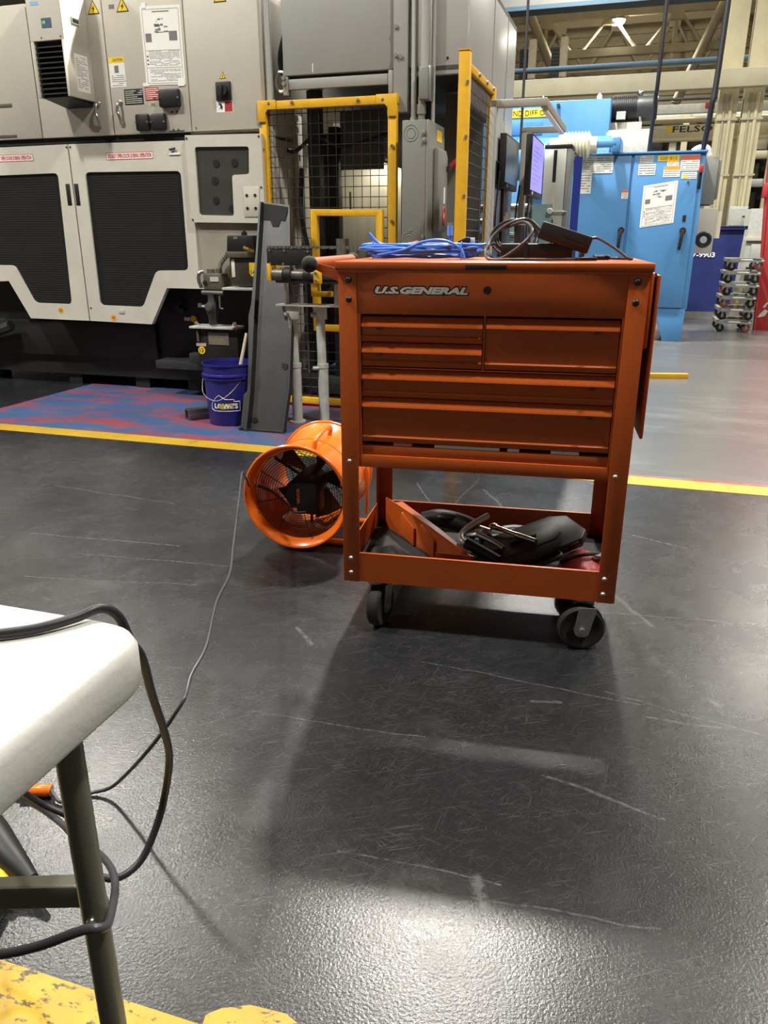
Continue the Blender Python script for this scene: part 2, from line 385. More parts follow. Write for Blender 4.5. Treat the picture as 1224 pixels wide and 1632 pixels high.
for i, (x, y) in enumerate(LAMPS):
    lamp(i, x, y, 'lit round high bay lamp glaring in front of the tan roof trusses, top right' if i == 3 else 'round high bay lamp hung above, outside the picture')

# ---------------------------------------------------------------- roof steel
def truss(yl, z0, z1, label):
    t = thing('roof_truss', label, 'truss', BL, (-8, yl, z0), 'roof trusses')
    part('bottom_chord', B((-9, yl - .09, z0), (7, yl + .09, z0 + .22)), TAN, t)
    part('top_chord', B((-9, yl - .09, z1 - .22), (7, yl + .09, z1)), TAN, t)
    n = 8
    for i in range(n):
        x = -9 + 2 * i
        part('web_diagonal', MB().cyl((x + .1, yl, z0 + .1), (x + 1, yl, z1 - .12), .055, 8), TAN, t)
        part('web_diagonal', MB().cyl((x + 1, yl, z1 - .12), (x + 1.9, yl, z0 + .1), .045, 8), TAN, t)
        part('gusset_plate', B((x + .8, yl - .1, z1 - .42), (x + 1.2, yl + .1, z1 - .15)), TAN, t)
        if i % 2 == 0: part('web_post', B((x + .95, yl - .05, z0 + .2), (x + 1.05, yl + .05, z1 - .2)), TAN, t)
truss(20, 6.55, 7.85, 'nearer tan steel roof truss under the lit lamp')
truss(24.5, 6.9, 8.6, 'farther tan steel roof truss behind the lit lamp')
solo('steel_beam', B((-6, 5.75, 3.32), (6, 5.95, 3.585)), BEAMC, 'long cream beam crossing below the trusses at upper right', 'beam', BL, (0, 5.75, 3.32), .01)
solo('steel_beam', B((-6, 8, 4.10), (1.2, 8.2, 4.17)), mat('girder_blue', (.055, .11, .17), .5), 'thin blue beam just above the long cream beam', 'beam', BL, (0, 8, 4.1), .01)
t = thing('crane_girder', 'blue and grey overhead crane girder at the top edge right of the hood', 'girder', BL, (0, 10, 5.55))
part('web', B((-7, 10, 5.68), (5, 10.3, 6.2)), EGREY, t); part('bottom_flange', B((-7, 9.9, 5.60), (5, 10.4, 5.68)), mat('girder_blue', (.055, .11, .17), .5), t)
solo('strut', MB().cyl((-4.6, 19.5, 8.0), (-3.25, 18.6, 5.4), .14, 10), TAN, 'thick tan slanting strut beside the grey hood top', 'strut', BL, (-3.25, 18.6, 5.4))
solo('strut', MB().cyl((1.4, 19.5, 8.0), (.2, 19.3, 5.0), .14, 10), TAN, 'thick tan slanting strut left of the cream columns', 'strut', BL, (.2, 19.3, 5))
for x0, dx, lb in ((-3.85, .30, 'dark louvred roof unit with tan post nearest the hood'), (-3.05, .32, 'dark louvred roof unit with tan post, right of its twin')):
    t = thing('roof_unit', lb, 'vent unit', BL, (x0, 13.6, 4.95))
    b_ = part('louvre_box', B((x0, 13.6, 4.95), (x0 + .19, 13.9, 5.62)), BLACK, t)
    for k in range(8): part('louvre', B((x0 + .01, 13.58, 4.98 + k * .08), (x0 + .18, 13.6, 5.02 + k * .08)), DKM, b_)
    part('post', B((x0 + .21, 13.65, 4.95), (x0 + .39, 13.85, 5.85)), TAN, t, .01)
for x0, lb in ((.585, 'tall cream building column nearer the blue cabinet'), (.975, 'tall cream building column at the right edge with conduit')):
    t = thing('building_column', lb, 'column', BL, (x0, 6.3, 0), 'cream building columns')
    x1 = x0 + .30
    part('flange', B((x0, 6.3, 0), (x1, 6.33, 9.1)), CREAM, t, .004)
    part('web', B((x0 + .13, 6.33, 0), (x0 + .17, 6.55, 9.1)), CREAM, t)
    part('back_flange', B((x0, 6.55, 0), (x1, 6.58, 9.1)), CREAM, t, .004)
    for z in (2.05, 2.9): part('strap', B((x0 - .02, 6.24, z), (x1 + .02, 6.26, z + .03)), BEAMC, t)
    part('pipe', MB().cyl((x0 + .10, 6.275, .4), (x0 + .10, 6.275, 3.3), .018, 8), BEAMC, t); part('pipe', MB().cyl((x0 + .20, 6.27, .4), (x0 + .20, 6.27, 3.3), .03, 8), CREAM, t)

# the crane rail with its maker's name and the shelving behind it
t = thing('crane_rail', 'cream crane rail with black maker lettering behind the blue cabinet', 'rail', BL, (0, 7, 2.7))
part('rail_web', B((-1.6, 7, 2.72), (3, 7.12, 2.95)), CREAM, t, .006)
part('rail_tube', MB().cyl((-1.6, 6.95, 3.02), (3, 6.95, 3.02), .05, 10), CREAM, t)
part('lower_lip', B((-1.6, 6.93, 2.69), (3, 7.14, 2.73)), CREAM, t, .004)
part('cable_tray', B((-1.4, 6.95, 3.13), (3, 7.1, 3.27)), PALE, t, .005)
part('red_lamp', B((.42, 6.9, 3.2), (.56, 6.95, 3.27)), REDP, t)
part('bolt_hole', cyl_y(-.55, 2.87, 6.985, 7, .035), BLACK, t)
part('yellow_tab', B((-.17, 6.99, 2.83), (-.08, 7, 2.95)), YLAB, t)
text('FELSO', t, INKB, (.26, 6.993, 2.88), .66, .10, bold=.012)
for x in (-.9, -.1, .9): part('rail_post', B((x, 7.02, 0), (x + .12, 7.1, 2.7)), CREAM, t)
rk = thing('storage_rack', 'grey and cream rack of dark bins far behind the blue cabinet', 'rack', BL, (-2, 8.6, 0))
for z in (.4, 1.25, 2.0, 2.5, 3.2): part('shelf_beam', B((-1.2, 8.6, z), (4.5, 8.75, z + .14)), BEAMC if int(z * 10) % 2 else PALE, rk, .004)
for x in (-1.2, .15, 1.75, 2.9, 4.0): part('upright', B((x, 8.58, 0), (x + .11, 8.7, 3.4)), CREAM, rk)
k = 0
for z0, z1 in ((.6, 1.2), (1.42, 1.95), (2.17, 2.48), (2.68, 3.15), (3.36, 3.55)):
    for x in (-1.0, -.5, .3, .85, 1.3, 1.95, 2.4, 3.1, 3.55):
        k += 1
        part('bin', B((x, 8.8, z0), (x + random.uniform(.3, .5), 9.3, z0 + (z1 - z0) * random.uniform(.7, .98))), (DKM, OILY, PALE, DKST, BEIGE)[k * 7 % 5], rk, .004)
part('back_sheet', B((-1.3, 9.4, 0), (4.6, 9.45, 3.5)), mat('rack_back', (.10, .095, .08), .8, var=.4, vscale=3), rk)
for z in (3.30, 3.45): solo('ceiling_pipe', MB().cyl((-2.5, 7.6, z), (5.5, 7.6, z - .02), .025, 8), DKST, 'dark pipe running above the crane rail, %s of two' % ('lower' if z < 3.4 else 'upper'), 'pipe', BL, (0, 7.6, z))
t = thing('wall_box', 'small grey electrical box on the column above the navy bin', 'electrical box', BL, (.97, 6, 1.25))
part('body', B((.96, 6, 1.24), (1.25, 6.15, 1.56)), PALE, t, .01); part('door', B((.98, 5.985, 1.26), (1.23, 6, 1.53)), PALE, t, .006); part('latch', B((1.17, 5.975, 1.39), (1.21, 5.985, 1.41)), BLACK, t)
part('post', B((1.06, 6.16, 0), (1.16, 6.23, 1.5)), CREAM, t)
t = thing('grey_cabinet', 'pale grey cabinet unit between column and red post', 'cabinet', BL, (1.25, 5.2, 0))
part('body', B((1.2, 5.2, 0), (2.4, 5.9, 1.5)), PALE, t, .01); part('worktop', B((1.15, 5.12, 1.02), (2.4, 5.2, 1.08)), BEIGE2, t, .005); part('drawer', B((1.28, 5.17, .75), (2.3, 5.2, .97)), PALE, t, .006); part('kick_plate', B((1.25, 5.18, 0), (2.4, 5.2, .62)), DKST, t)

# ================================================================ GREY MACHINING CENTRE (left)
mc = thing('machining_center', 'large beige machining centre with two dark windowed doors, left', 'machine', MC, (-1.7, 1.35, 0))
DY = 1.10
def sticker_tri(parent, x, z, w, h, y):
    s_ = part('warning_triangle', MB().prism([(x - w / 2, z), (x + w / 2, z), (x, z + h)], y - .0012, y), INKB, parent, label='black edged yellow high voltage triangle')
    k = .80; zc = z + h / 3
    part('yellow_field', MB().prism([(x - w / 2 * k, zc + (z - zc) * k), (x + w / 2 * k, zc + (z - zc) * k), (x, zc + (z + h - zc) * k)], y - .002, y - .0012), YLAB, s_)
    part('flash', MB().prism([(x + .1 * w, z + .62 * h), (x - .13 * w, z + .34 * h), (x + .0 * w, z + .36 * h), (x - .05 * w, z + .12 * h), (x + .14 * w, z + .42 * h), (x + .03 * w, z + .40 * h)], y - .0028, y - .002), INKB, s_)
def print_lines(mb, x0, x1, z0, z1, n, y, seed=0, thick=.35):
    rr = random.Random(seed); h = (z1 - z0) / n
    for i in range(n):
        x = x0
        while x < x1 - .002:
            l = rr.uniform(.08, .3) * (x1 - x0); e = min(x1 * (1 if rr.random() > .3 else .98), x + l)
            if rr.random() > .12: mb.box((x, y - .0003, z1 - h * (i + .5) - h * thick / 2), (e, y, z1 - h * (i + .5) + h * thick / 2))
            x = e + .02 * (x1 - x0)
    return mb
# lower black carcass
part('black_base', B((-3.6, 1.34, .08), (-.55, 2.9, .80)), DKM, mc)
part('carcass', B((-3.6, 1.16, .80), (-.50, 2.9, 1.66)), BEIGE, mc)
part('under_beam', B((-1.39, 1.1, .20), (-.66, 1.3, .255)), DKST, mc, .004)
for x in (-3.2, -1.62, -.6): part('foot', MB().cyl((x, 1.6, 0), (x, 1.6, .1), .06, 12), DKM, mc)
part('sump_tank', B((-3.3, 1.30, .22), (-1.5, 1.36, .48)), DKM, mc, .01)
# doors
def door(outer, win, name):
    d = part('door', MB().frame(outer, win, DY, DY + .035, .035, 5), BEIGE2, mc, label=name)
    part('window_screen', MB().prism(win, DY + .012, DY + .02), MESHG, d)
    return d
wx = -1.893
rd = door([(-1.888, 1.648), (-1.0, 1.642), (-.952, .745), (-1.242, .746), (-1.388, .502), (-1.888, .511)],
          [(-1.785, 1.476), (-1.064, 1.468), (-1.066, .862), (-1.313, .858), (-1.443, .617), (-1.79, .621)], 'right hand beige door with dark screened window')
mir = lambda p: (2 * wx - p[0], p[1])
ld_ = door([mir(p) for p in reversed([(-1.888, 1.648), (-1.0, 1.642), (-.952, .76), (-1.242, .772), (-1.388, .514), (-1.888, .511)])],
           [mir(p) for p in reversed([(-1.785, 1.476), (-1.064, 1.468), (-1.066, .882), (-1.313, .88), (-1.443, .624), (-1.76, .622)])], 'left hand beige door with dark screened window')
# hatch lines of the screen
for d, x0, x1 in ((rd, -1.78, -1.07), (ld_, -2.7, -2.01)):
    m = MB()
    for i in range(52):
        z = .64 + i * .0158
        if z > 1.46: break
        a, b = x0 + .03, x1 - .03
        if z < .87:
            if x0 > -2: b = -1.44 + (z - .62) * .52
            else: a = -2.345 - (z - .62) * .52
        m.box((a, DY + .0108, z), (b, DY + .012, z + .003))
    part('screen_wire', m, mat('screen_wire', (.034, .034, .034), .4), d, kind='stuff')
for d, x in ((ld_, -1.951), (rd, -1.883)): part('grip_slot', B((x, DY - .002, 1.272), (x + .033, DY, 1.407)), BLACK, d, .001)
for d, x, z, s in ((ld_, -2.127, .578, '10'), (rd, -1.691, .538, '10')):
    tg = part('number_tag', cyl_y(x, z, DY - .0015, DY, .021), OLAB, d, label='orange round tag numbered ten'); text(s, tg, INKB, (x, DY - .002, z), .024, .022, bold=.02)
part('lamp_clip', B((-1.64, DY - .004, .567), (-1.595, DY, .595)), PALE, rd, .002)
for d, x0, x1, z0, z1 in ((ld_, -2.53, -2.183, 1.555, 1.598), (rd, -1.606, -1.254, 1.545, 1.588)):
    lb = part('warning_strip', B((x0, DY - .001, z0), (x1, DY, z1)), WHITEP, d)
    m = MB(); e = .003
    m.box((x0, DY - .0016, z0), (x1, DY - .001, z0 + e)).box((x0, DY - .0016, z1 - e), (x1, DY - .001, z1)).box((x0, DY - .0016, z0), (x0 + e, DY - .001, z1)).box((x1 - e, DY - .0016, z0), (x1, DY - .001, z1))
    part('strip_border', m, REDI, lb)
    text('DO NOT OPEN DOOR DURING OPERATION', lb, REDI, ((x0 + x1) / 2, DY - .0018, (z0 + z1) / 2), (x1 - x0) * .93, .026, bold=.03)
lk = part('lock_bracket', B((-1.135, DY - .006, 1.562), (-1.056, DY, 1.574)), WHITEP, rd)
part('lock_pin', MB().cyl((-1.125, DY - .012, 1.592), (-1.085, DY - .012, 1.598), .007, 8), BLACK, rd)
for x, z in ((-1.905, 1.63), (-1.875, 1.63), (-1.87, .60), (-.99, .80)): part('screw', cyl_y(x, z, DY - .003, DY, .006, 8), BLACK, rd)
# small window panel at the right end
pw = part('end_panel', MB().frame([(-.996, 1.668), (-.475, 1.660), (-.475, 1.46), (-.475, 1.152), (-.70, 1.156), (-.996, 1.16)],
                                 [(-.934, 1.60), (-.561, 1.592), (-.568, 1.437), (-.686, 1.434), (-.69, 1.197), (-.937, 1.204)], 1.07, 1.10, .018, 4), BEIGE2, mc)
part('panel_window', MB().prism([(-.94, 1.61), (-.55, 1.60), (-.55, 1.43), (-.68, 1.43), (-.68, 1.19), (-.94, 1.2)], 1.084, 1.09), SMOKE, pw)
for x, z in ((-.797, 1.504), (-.67, 1.504), (-.812, 1.405), (-.814, 1.289), (-.704, 1.241)): part('black_disc', cyl_y(x, z, 1.079, 1.084, .022, 14), BLACK, pw)  # black discs modelled in place of reflections in the window
pp = part('cover_plate', B((-.613, 1.066, 1.19), (-.505, 1.07, 1.364)), BEIGE2, pw, .001)
for x in (-.590, -.533):
    for z in (1.315, 1.24): part('plug_hole', cyl_y(x, z, 1.062, 1.066, .009, 10), BLACK, pp)
for x, z in ((-.985, 1.65), (-.49, 1.645), (-.985, 1.175), (-.49, 1.17), (-.49, 1.36)): part('screw', cyl_y(x, z, 1.066, 1.07, .006, 8), BLACK, pw)
# upper electrical cabinets
UY = 1.10
for x0, x1, lb in ((-3.3, -2.086, 'leftmost'), (-2.08, -1.527, 'air conditioned'), (-1.521, -.965, 'noticed'), (-.959, -.475, 'rightmost')):
    part('cabinet_door', B((x0, UY, 1.690), (x1, UY + .03, 2.46)), BEIGE, mc, .004, label='upper beige electrical cabinet door, ' + lb)
part('cabinet_carcass', B((-3.3, UY + .03, 1.68), (-.475, 1.9, 2.455)), BEIGE, mc, .003)
part('dark_gap', B((-3.3, UY + .02, 1.655), (-.99, UY + .06, 1.69)), DARK, mc)  # black strip in place of the shade between doors and cabinets
part('corner_tube', MB().cyl((-.445, 1.16, 1.15), (-.445, 1.16, 2.5), .022, 10), ALU, mc)
part('side_hose', MB().tube(catmull([(-.39, 1.4, 2.6), (-.40, 1.35, 2.3), (-.43, 1.3, 2.1), (-.40, 1.3, 2.0), (-.37, 1.35, 2.15)]), .018, 8), CABLEG, mc)
for x, z0, z1 in ((-1.62, 1.74, 1.875), (-1.459, 1.748, 1.875)):
    h = part('handle', MB().tube(catmull([(x + .002, UY - .004, z1), (x, UY - .03, z1 - .015), (x - .004, UY - .034, (z0 + z1) / 2 + .01), (x + .004, UY - .03, (z0 + z1) / 2 - .02), (x - .002, UY - .006, z0)]), .009, 10), STEEL, mc, label='steel pull handle')
    part('handle_base', MB().ball((x + .002, UY - .006, z1), .016, 10, (1, .5, 1)), STEEL, h)
for x0, x1, z0, z1 in ((-2.42, -2.293, 1.883, 1.906), (-2.43, -2.289, 1.70, 1.719)): part('vent_slot', B((x0, UY - .002, z0), (x1, UY, z1)), OILY, mc, .001)
sticker_tri(mc, -1.582, 2.366, .085, .078, UY); sticker_tri(mc, -1.374, 2.364, .088, .078, UY); sticker_tri(mc, -.711, 2.366, .085, .078, UY); sticker_tri(mc, -.724, 1.971, .042, .037, UY)
part('emblem_sticker', B((-1.47, UY - .0008, 2.385), (-1.432, UY, 2.408)), INK, mc)
cs = part('caution_label', B((-1.513, UY - .001, 1.96), (-1.40, UY, 2.126)), PAPER, mc, label='white caution label with yellow header')
part('header', B((-1.513, UY - .0016, 2.096), (-1.40, UY - .001, 2.126)), YLAB, cs); text('CAUTION', cs, INKB, (-1.448, UY - .002, 2.111), .075, .016, bold=.02)
part('pictogram', B((-1.475, UY - .0016, 2.04), (-1.445, UY - .001, 2.08)), INK, cs); part('fine_print', print_lines(MB(), -1.50, -1.41, 1.965, 2.03, 6, UY - .001, 3), INK, cs, kind='stuff')
bp_ = part('rating_plate', B((-1.422, UY - .002, 1.858), (-1.286, UY, 1.946)), BLACK, mc, .001, label='black rating plate')
part('plate_print', print_lines(MB(), -1.415, -1.292, 1.862, 1.94, 7, UY - .002, 5, .45), PALE, bp_, kind='stuff')
rp = part('red_plate', B((-1.27, UY - .002, 1.876), (-1.174, UY, 1.949)), REDP, mc, .001, label='dark red warning plate')
part('plate_print', print_lines(MB(), -1.265, -1.18, 1.880, 1.945, 6, UY - .002, 6, .35), WHITEP, rp, kind='stuff')
gp = part('green_tag', B((-1.253, UY - .001, 1.842), (-1.191, UY, 1.865)), mat('tag_green', (.35, .45, .25), .5), mc); part('tag_print', B((-1.235, UY - .0015, 1.846), (-1.205, UY - .001, 1.860)), INK, gp)
for x0, x1, z0, z1 in ((-1.162, -1.016, 1.829, 1.93), (-1.342, -1.246, 1.703, 1.80), (-1.231, -1.128, 1.702, 1.798)):
    c_ = part('socket_cover', B((x0, UY - .035, z0), (x1, UY, z1)), BLACK, mc, .012, label='black plastic socket cover')
    for x in (x0 + .006, x1 - .006): part('screw', cyl_y(x, (z0 + z1) / 2, UY - .04, UY - .034, .006, 8), STEEL, c_)
m = MB(); m.box((-1.118, UY - .003, 1.696), (-1.013, UY, 1.70)); part('port_rail', m, INKB, mc)
for x in (-1.09, -1.055): part('port_nub', cyl_y(x, 1.805, UY - .004, UY, .006, 8), BLACK, mc); part('port_nub', cyl_y(x, 1.705, UY - .004, UY, .005, 8), BLACK, mc)
sw = part('rotary_switch', B((-.772, UY - .012, 1.851), (-.672, UY, 1.954)), BLACK, mc, .004, label='black square rotary switch'); part('knob', cyl_y(-.722, 1.905, UY - .03, UY - .012, .032, 18), DKM, sw); part('knob_grip', B((-.728, UY - .04, 1.88), (-.716, UY - .03, 1.93)), BLACK, sw, .002)
sl = part('switch_label', B((-.779, UY - .001, 1.789), (-.667, UY, 1.848)), WHITEP, mc); part('red_field', B((-.722, UY - .0016, 1.792), (-.67, UY - .001, 1.846)), REDP, sl); part('figure', MB().prism([(-.765, 1.80), (-.75, 1.82), (-.765, 1.838), (-.745, 1.838), (-.735, 1.82), (-.74, 1.80), (-.75, 1.812)], UY - .0016, UY - .001), INKB, sl)
for x, z in ((-.93, 1.71), (-.50, 1.71)): part('screw', cyl_y(x, z, UY - .003, UY, .007, 8), INK, mc)
# cabinet air conditioner
AX0, AX1, AY = -1.815, -1.64, .86
AX0 = -1.86
ac = part('air_conditioner', MB().box((AX0 - .02, AY, 2.19), (AX1, UY, 2.62)).box((AX1 - .02, AY + .0, 1.885), (AX1, UY, 2.19)).box((AX0 - .02, AY, 1.885), (AX0, UY, 2.19)), BEIGE, mc, .003, label='beige cabinet air conditioner with black louvred grille')
part('grille_back', B((AX0, AY + .035, 1.885), (AX1 - .02, AY + .05, 2.19)), BLACK, ac)
part('grille_sill', MB().prism([(AY + .02, 1.885), (UY, 1.855), (UY, 1.885)], AX0, AX1 - .02, 'yz'), BLACK, ac)
for i in range(10):
    z = 1.90 + i * .028
    part('louvre', MB().prism([(AY + .006, z), (AY + .010, z), (AY + .036, z + .022), (AY + .032, z + .022)], AX0 + .002, AX1 - .022, 'yz'), BLACK, ac)
part('display', B((-1.785, AY - .002, 2.255), (-1.715, AY, 2.305)), LCD, ac); text('18', ac, LCDG, (-1.768, AY - .003, 2.283), .018, .016, name='display_digits')
part('maker_badge', B((-1.85, AY - .001, 2.375), (-1.79, AY, 2.395)), mat('badge_blue', (.25, .42, .6), .5), ac)
for x in (-1.80, -1.66): part('screw', cyl_y(x, 2.205, AY - .002, AY, .005, 8), OILY, ac)
part('side_slot', B((AX1, AY + .09, 2.29), (AX1 + .004, AY + .16, 2.325)), BEIGE2, ac); part('slot_opening', B((AX1 + .004, AY + .098, 2.297), (AX1 + .0055, AY + .152, 2.318)), DKM, ac)
sd = part('side_label', B((AX1, AY + .075, 1.925), (AX1 + .001, AY + .20, 2.13)), PAPER, ac)
m = MB(); rr = random.Random(2)
for i in range(17):
    z = 1.945 + i * .0105; y = AY + .085
    while y < AY + .18:
        e = min(AY + .19, y + rr.uniform(.01, .04))
        if rr.random() > .2: m.box((AX1 + .001, y, z), (AX1 + .0014, e, z + .0035))
        y = e + .004
part('side_label_print', m, INK, ac, kind='stuff')
# auxiliary equipment in the recess at the machine's right foot
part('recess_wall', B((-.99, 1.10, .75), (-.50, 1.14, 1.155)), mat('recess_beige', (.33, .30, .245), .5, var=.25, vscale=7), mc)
lu = thing('lubricator', 'black lubricator with ribbed hose and yellow tag 14 on white shelf', 'lubricator', MC, (-.6, 1.02, .77))
part('cap_box', MB().prism([(-.70, .985), (-.503, .985), (-.512, 1.08), (-.69, 1.08)], .96, 1.09), BLACK, lu, .006)
part('badge', B((-.645, .957, 1.058), (-.615, .96, 1.074)), CHROME, lu)
part('vent', MB().cyl((-.6, 1.02, 1.08), (-.6, 1.02, 1.10), .018, 10).ball((-.598, 1.02, 1.107), .009, 8), BLACK, lu)
part('flange', B((-.705, .95, .948), (-.497, 1.09, .985)), OILY, lu, .004)
part('bottle', B((-.69, .97, .775), (-.512, 1.08, .948)), mat('oil_bottle', (.05, .045, .035), .2, spec=.5), lu, .008)
part('sight_strip', B((-.675, .966, .83), (-.652, .97, .94)), BELLOW, lu, .001)
tg = part('tag', MB().prism([(-.54, .92), (-.492, .92), (-.492, .855), (-.505, .838), (-.527, .838), (-.54, .855)], .945, .949), YLAB, lu, label='yellow tag numbered fourteen'); text('14', tg, INKB, (-.516, .9445, .862), .030, .026, bold=.02)
part('brass_valve', MB().cyl((-.50, .94, .985), (-.56, .92, 1.01), .012, 8), mat('brass', (.6, .4, .12), .3, 1), lu)
hp = catmull([(-.70, 1.03, 1.0), (-.75, 1.05, .96), (-.80, 1.06, .91), (-.81, 1.05, .86)], 8)
m = MB().tube(hp, .014, 10)
for i in range(0, len(hp), 2):
    m.ball(hp[i], .018, 8)
part('ribbed_hose', m, STEEL, lu)
sh = solo('bracket_shelf', B((-.735, .93, .752), (-.47, 1.1, .768)), PALE, 'narrow white shelf carrying the lubricator', 'shelf', MC, (-.6, 1.0, .752), .003)
pm = thing('oil_pump', 'oily grey pump block beside the lubricator hose', 'pump', MC, (-.85, 1.05, .745))
part('body', B((-.90, .99, .745), (-.765, 1.09, .85)), OILY, pm, .012); part('fitting', MB().cyl((-.86, 1.03, .85), (-.86, 1.03, .875), .028, 10).cyl((-.80, 1.03, .85), (-.80, 1.03, .88), .02, 10), STEEL, pm); part('black_disc', cyl_y(-.885, .79, .985, .992, .016, 12), BLACK, pm); part('plate', B((-.845, .985, .80), (-.785, .99, .83)), BEIGE, pm)
part('elbow', MB().tube(catmull([(-.92, 1.0, .76), (-.93, .99, .81), (-.92, .99, .85), (-.895, 1.0, .86)]), .012, 8), STEEL, pm)
vv = thing('filter_regulator', 'small oily valve assembly with levers above the tank', 'valve', MC, (-.83, .98, .52))
part('manifold', MB().cyl((-.90, .97, .732), (-.745, .97, .73), .014, 10), OILY, vv); part('stem', MB().lathe([(.0, .53), (.028, .53), (.028, .58), (.038, .60), (.038, .66), (.024, .68), (.024, .73), (0, .73)], (-.835, .97, 0), n=14), DKST, vv)
part('gauge', cyl_y(-.838, .645, .925, .94, .027, 16), OILY, vv); part('gauge_face', cyl_y(-.838, .645, .922, .925, .018, 16), CHROME, vv)
part('lever', MB().cyl((-.92, .955, .648), (-.87, .955, .645), .009, 8).box((-.925, .945, .64), (-.90, .965, .665)), STEEL, vv)
part('side_lever', MB().tube([(-.765, .95, .715), (-.762, .94, .64), (-.74, .94, .635)], .006, 8), OILY, vv)
tk = thing('oil_tank', 'black oil tank with data plate and orange tag 13 behind bucket', 'tank', MC, (-.8, 1.0, .255))
part('body', B((-.955, .96, .262), (-.66, 1.095, .505)), DKM, tk, .006); part('lid_tray', B((-.995, .93, .505), (-.675, 1.095, .519)), PALE, tk, .002)
part('data_plate', B((-.872, .956, .402), (-.722, .96, .48)), mat('dirty_plate', (.22, .19, .13), .5, var=.4, vscale=30), tk)
part('label', B((-.965, .955, .389), (-.893, .96, .409)), mat('pinkish_label', (.5, .36, .28), .6), tk)
tg = part('number_tag', cyl_y(-.929, .362, .956, .96, .025, 18), YLAB, tk, label='orange round tag numbered thirteen'); text('13', tg, INKB, (-.929, .955, .362), .028, .028, bold=.02)
for x in (-.98, -.70): part('cap', MB().lathe([(0, .519), (.018, .519), (.018, .535), (.012, .54), (.012, .55), (0, .55)], (x + .01, .99, 0), n=12), CHROME, tk)
part('clamp', B((-1.07, 1.02, .262), (-.985, 1.09, .33)), DKST, tk, .01); part('sight_tube', MB().cyl((-.945, .95, .42), (-.945, .95, .49), .008, 8), OILY, tk)
rt = part('reservoir_tag', cyl_y(-1.195, .522, 1.325, 1.34, .024, 16), OLAB, mc); part('tag_frame', B((-1.27, 1.33, .508), (-1.225, 1.34, .532)), PALE, mc)
for x, z in ((-1.28, .64), (-1.30, .60), (-1.27, .58)): part('pipe_cap', cyl_y(x, z, 1.30, 1.34, .018, 10), DKST, mc)
# left foot clutter under the machine
part('guide_rail', MB().tube([(-3.2, 1.25, .28), (-2.7, 1.22, .44)], .04, 8), DKST, mc)
for x in (-2.35, -1.75, -1.3): part('leg_bracket', B((x, 1.36, 0), (x + .12, 1.9, .1)), DKM, mc)

# taped paper notices
def sheet(name, label, fr, x0, x1, z0, z1, y, seed, tilt=0., pics=True):
    t = thing(name, label, 'paper', fr, ((x0 + x1) / 2, y, z0))
    w_, h_ = x1 - x0, z1 - z0; sh = tilt
    P = lambda u, v: (x0 + u * w_, z0 + v * h_ + sh * u * w_)
    def q(mb, u0, v0, u1, v1, d0, d1): return mb.prism([P(u0, v0), P(u1, v0), P(u1, v1), P(u0, v1)], d1, d0)
    part('paper_sheet', q(MB(), 0, 0, 1, 1, y, y - .0012), PAPER, t)
    rr = random.Random(seed); ink = MB(); y1 = y - .0012; y2 = y - .0016
    for a in ((.05, .02, .95, .026), (.05, .955, .95, .961), (.05, .02, .058, .961), (.942, .02, .95, .961), (.07, .44, .93, .446), (.07, .22, .93, .226)): q(ink, *a, y1, y2)
    q(ink, .3, .92, .72, .935, y1, y2)
    for i in range(22):
        v = .05 + i * .018
        if .2 < v < .24: continue
        u = .14
        while u < .88:
            l = rr.uniform(.05, .25)
            if rr.random() > .25: q(ink, u, v, min(.9, u + l), v + .006, y1, y2)
            u += l + .02
    if pics:
        for i in range(14):
            u = rr.uniform(.28, .6); v = rr.uniform(.66, .84); q(ink, u, v, u + rr.uniform(.03, .15), v + rr.uniform(.005, .03), y1, y2)
    part('print', ink, INK, t, kind='stuff')
    if pics:
        part('photo', q(MB(), .09, .55, .24, .66, y1, y2), INK, t); part('photo', q(MB(), .68, .56, .88, .68, y1, y2), INK, t)
        for v in (.36, .31, .26): part('bullet', q(MB(), .08, v, .12, v + .02, y1, y2), INKB, t)
    return t
n1 = sheet('notice_sheet', 'large white instruction sheet taped to the beige cabinet', MC, -1.255, -.978, 1.961, 2.383, UY - .001, 11, -.03)
part('tape', B((-1.24, UY - .004, 2.372), (-1.21, UY - .002, 2.40)), WHITEP, n1); part('tape', B((-1.03, UY - .004, 1.945), (-.985, UY - .002, 1.985)), WHITEP, n1)
part('tape', B((-1.28, UY - .0025, 1.955), (-1.235, UY - .002, 1.975)), WHITEP, n1)

# ================================================================ GREY HOOD, CONDUITS, DISCONNECT
hd = thing('machine_hood', 'big grey sheet metal hood overhead behind the yellow fence', 'hood', MC, (.2, 1.2, 0))
part('front_panel', B((-.353, 1.16, 1.975), (.335, 1.20, 2.53)), GREY, hd, .004)
part('bottom_rail', MB().box((-.353, 1.16, 1.90), (.33, 1.19, 1.955)).box((-.353, 1.15, 1.87), (-.325, 1.2, 1.97)).box((.305, 1.15, 1.85), (.335, 1.2, 1.97)), GREY, hd, .003)
part('corner_plate', B((.338, 1.14, 1.75), (.42, 1.20, 2.53)), GREY, hd, .004)
part('right_front_panel', B((.425, 1.20, 1.94), (.748, 1.24, 2.53)), GREYL, hd, .003)
part('side_panel', B((.72, 1.24, 1.80), (.75, 2.95, 2.53)), GREYL, hd, .004)
for y in (2.0, 2.55): part('side_seam', B((.75, y, 1.8), (.754, y + .012, 2.53)), GREY, hd)
part('top_panel', B((-.353, 1.2, 2.50), (.75, 2.95, 2.53)), GREY, hd)
part('back_panel', B((-.353, 2.90, 1.9), (.72, 2.95, 2.5)), GREY, hd)
part('inner_ceiling', B((-.353, 1.2, 1.96), (.72, 2.9, 1.985)), DKST, hd)
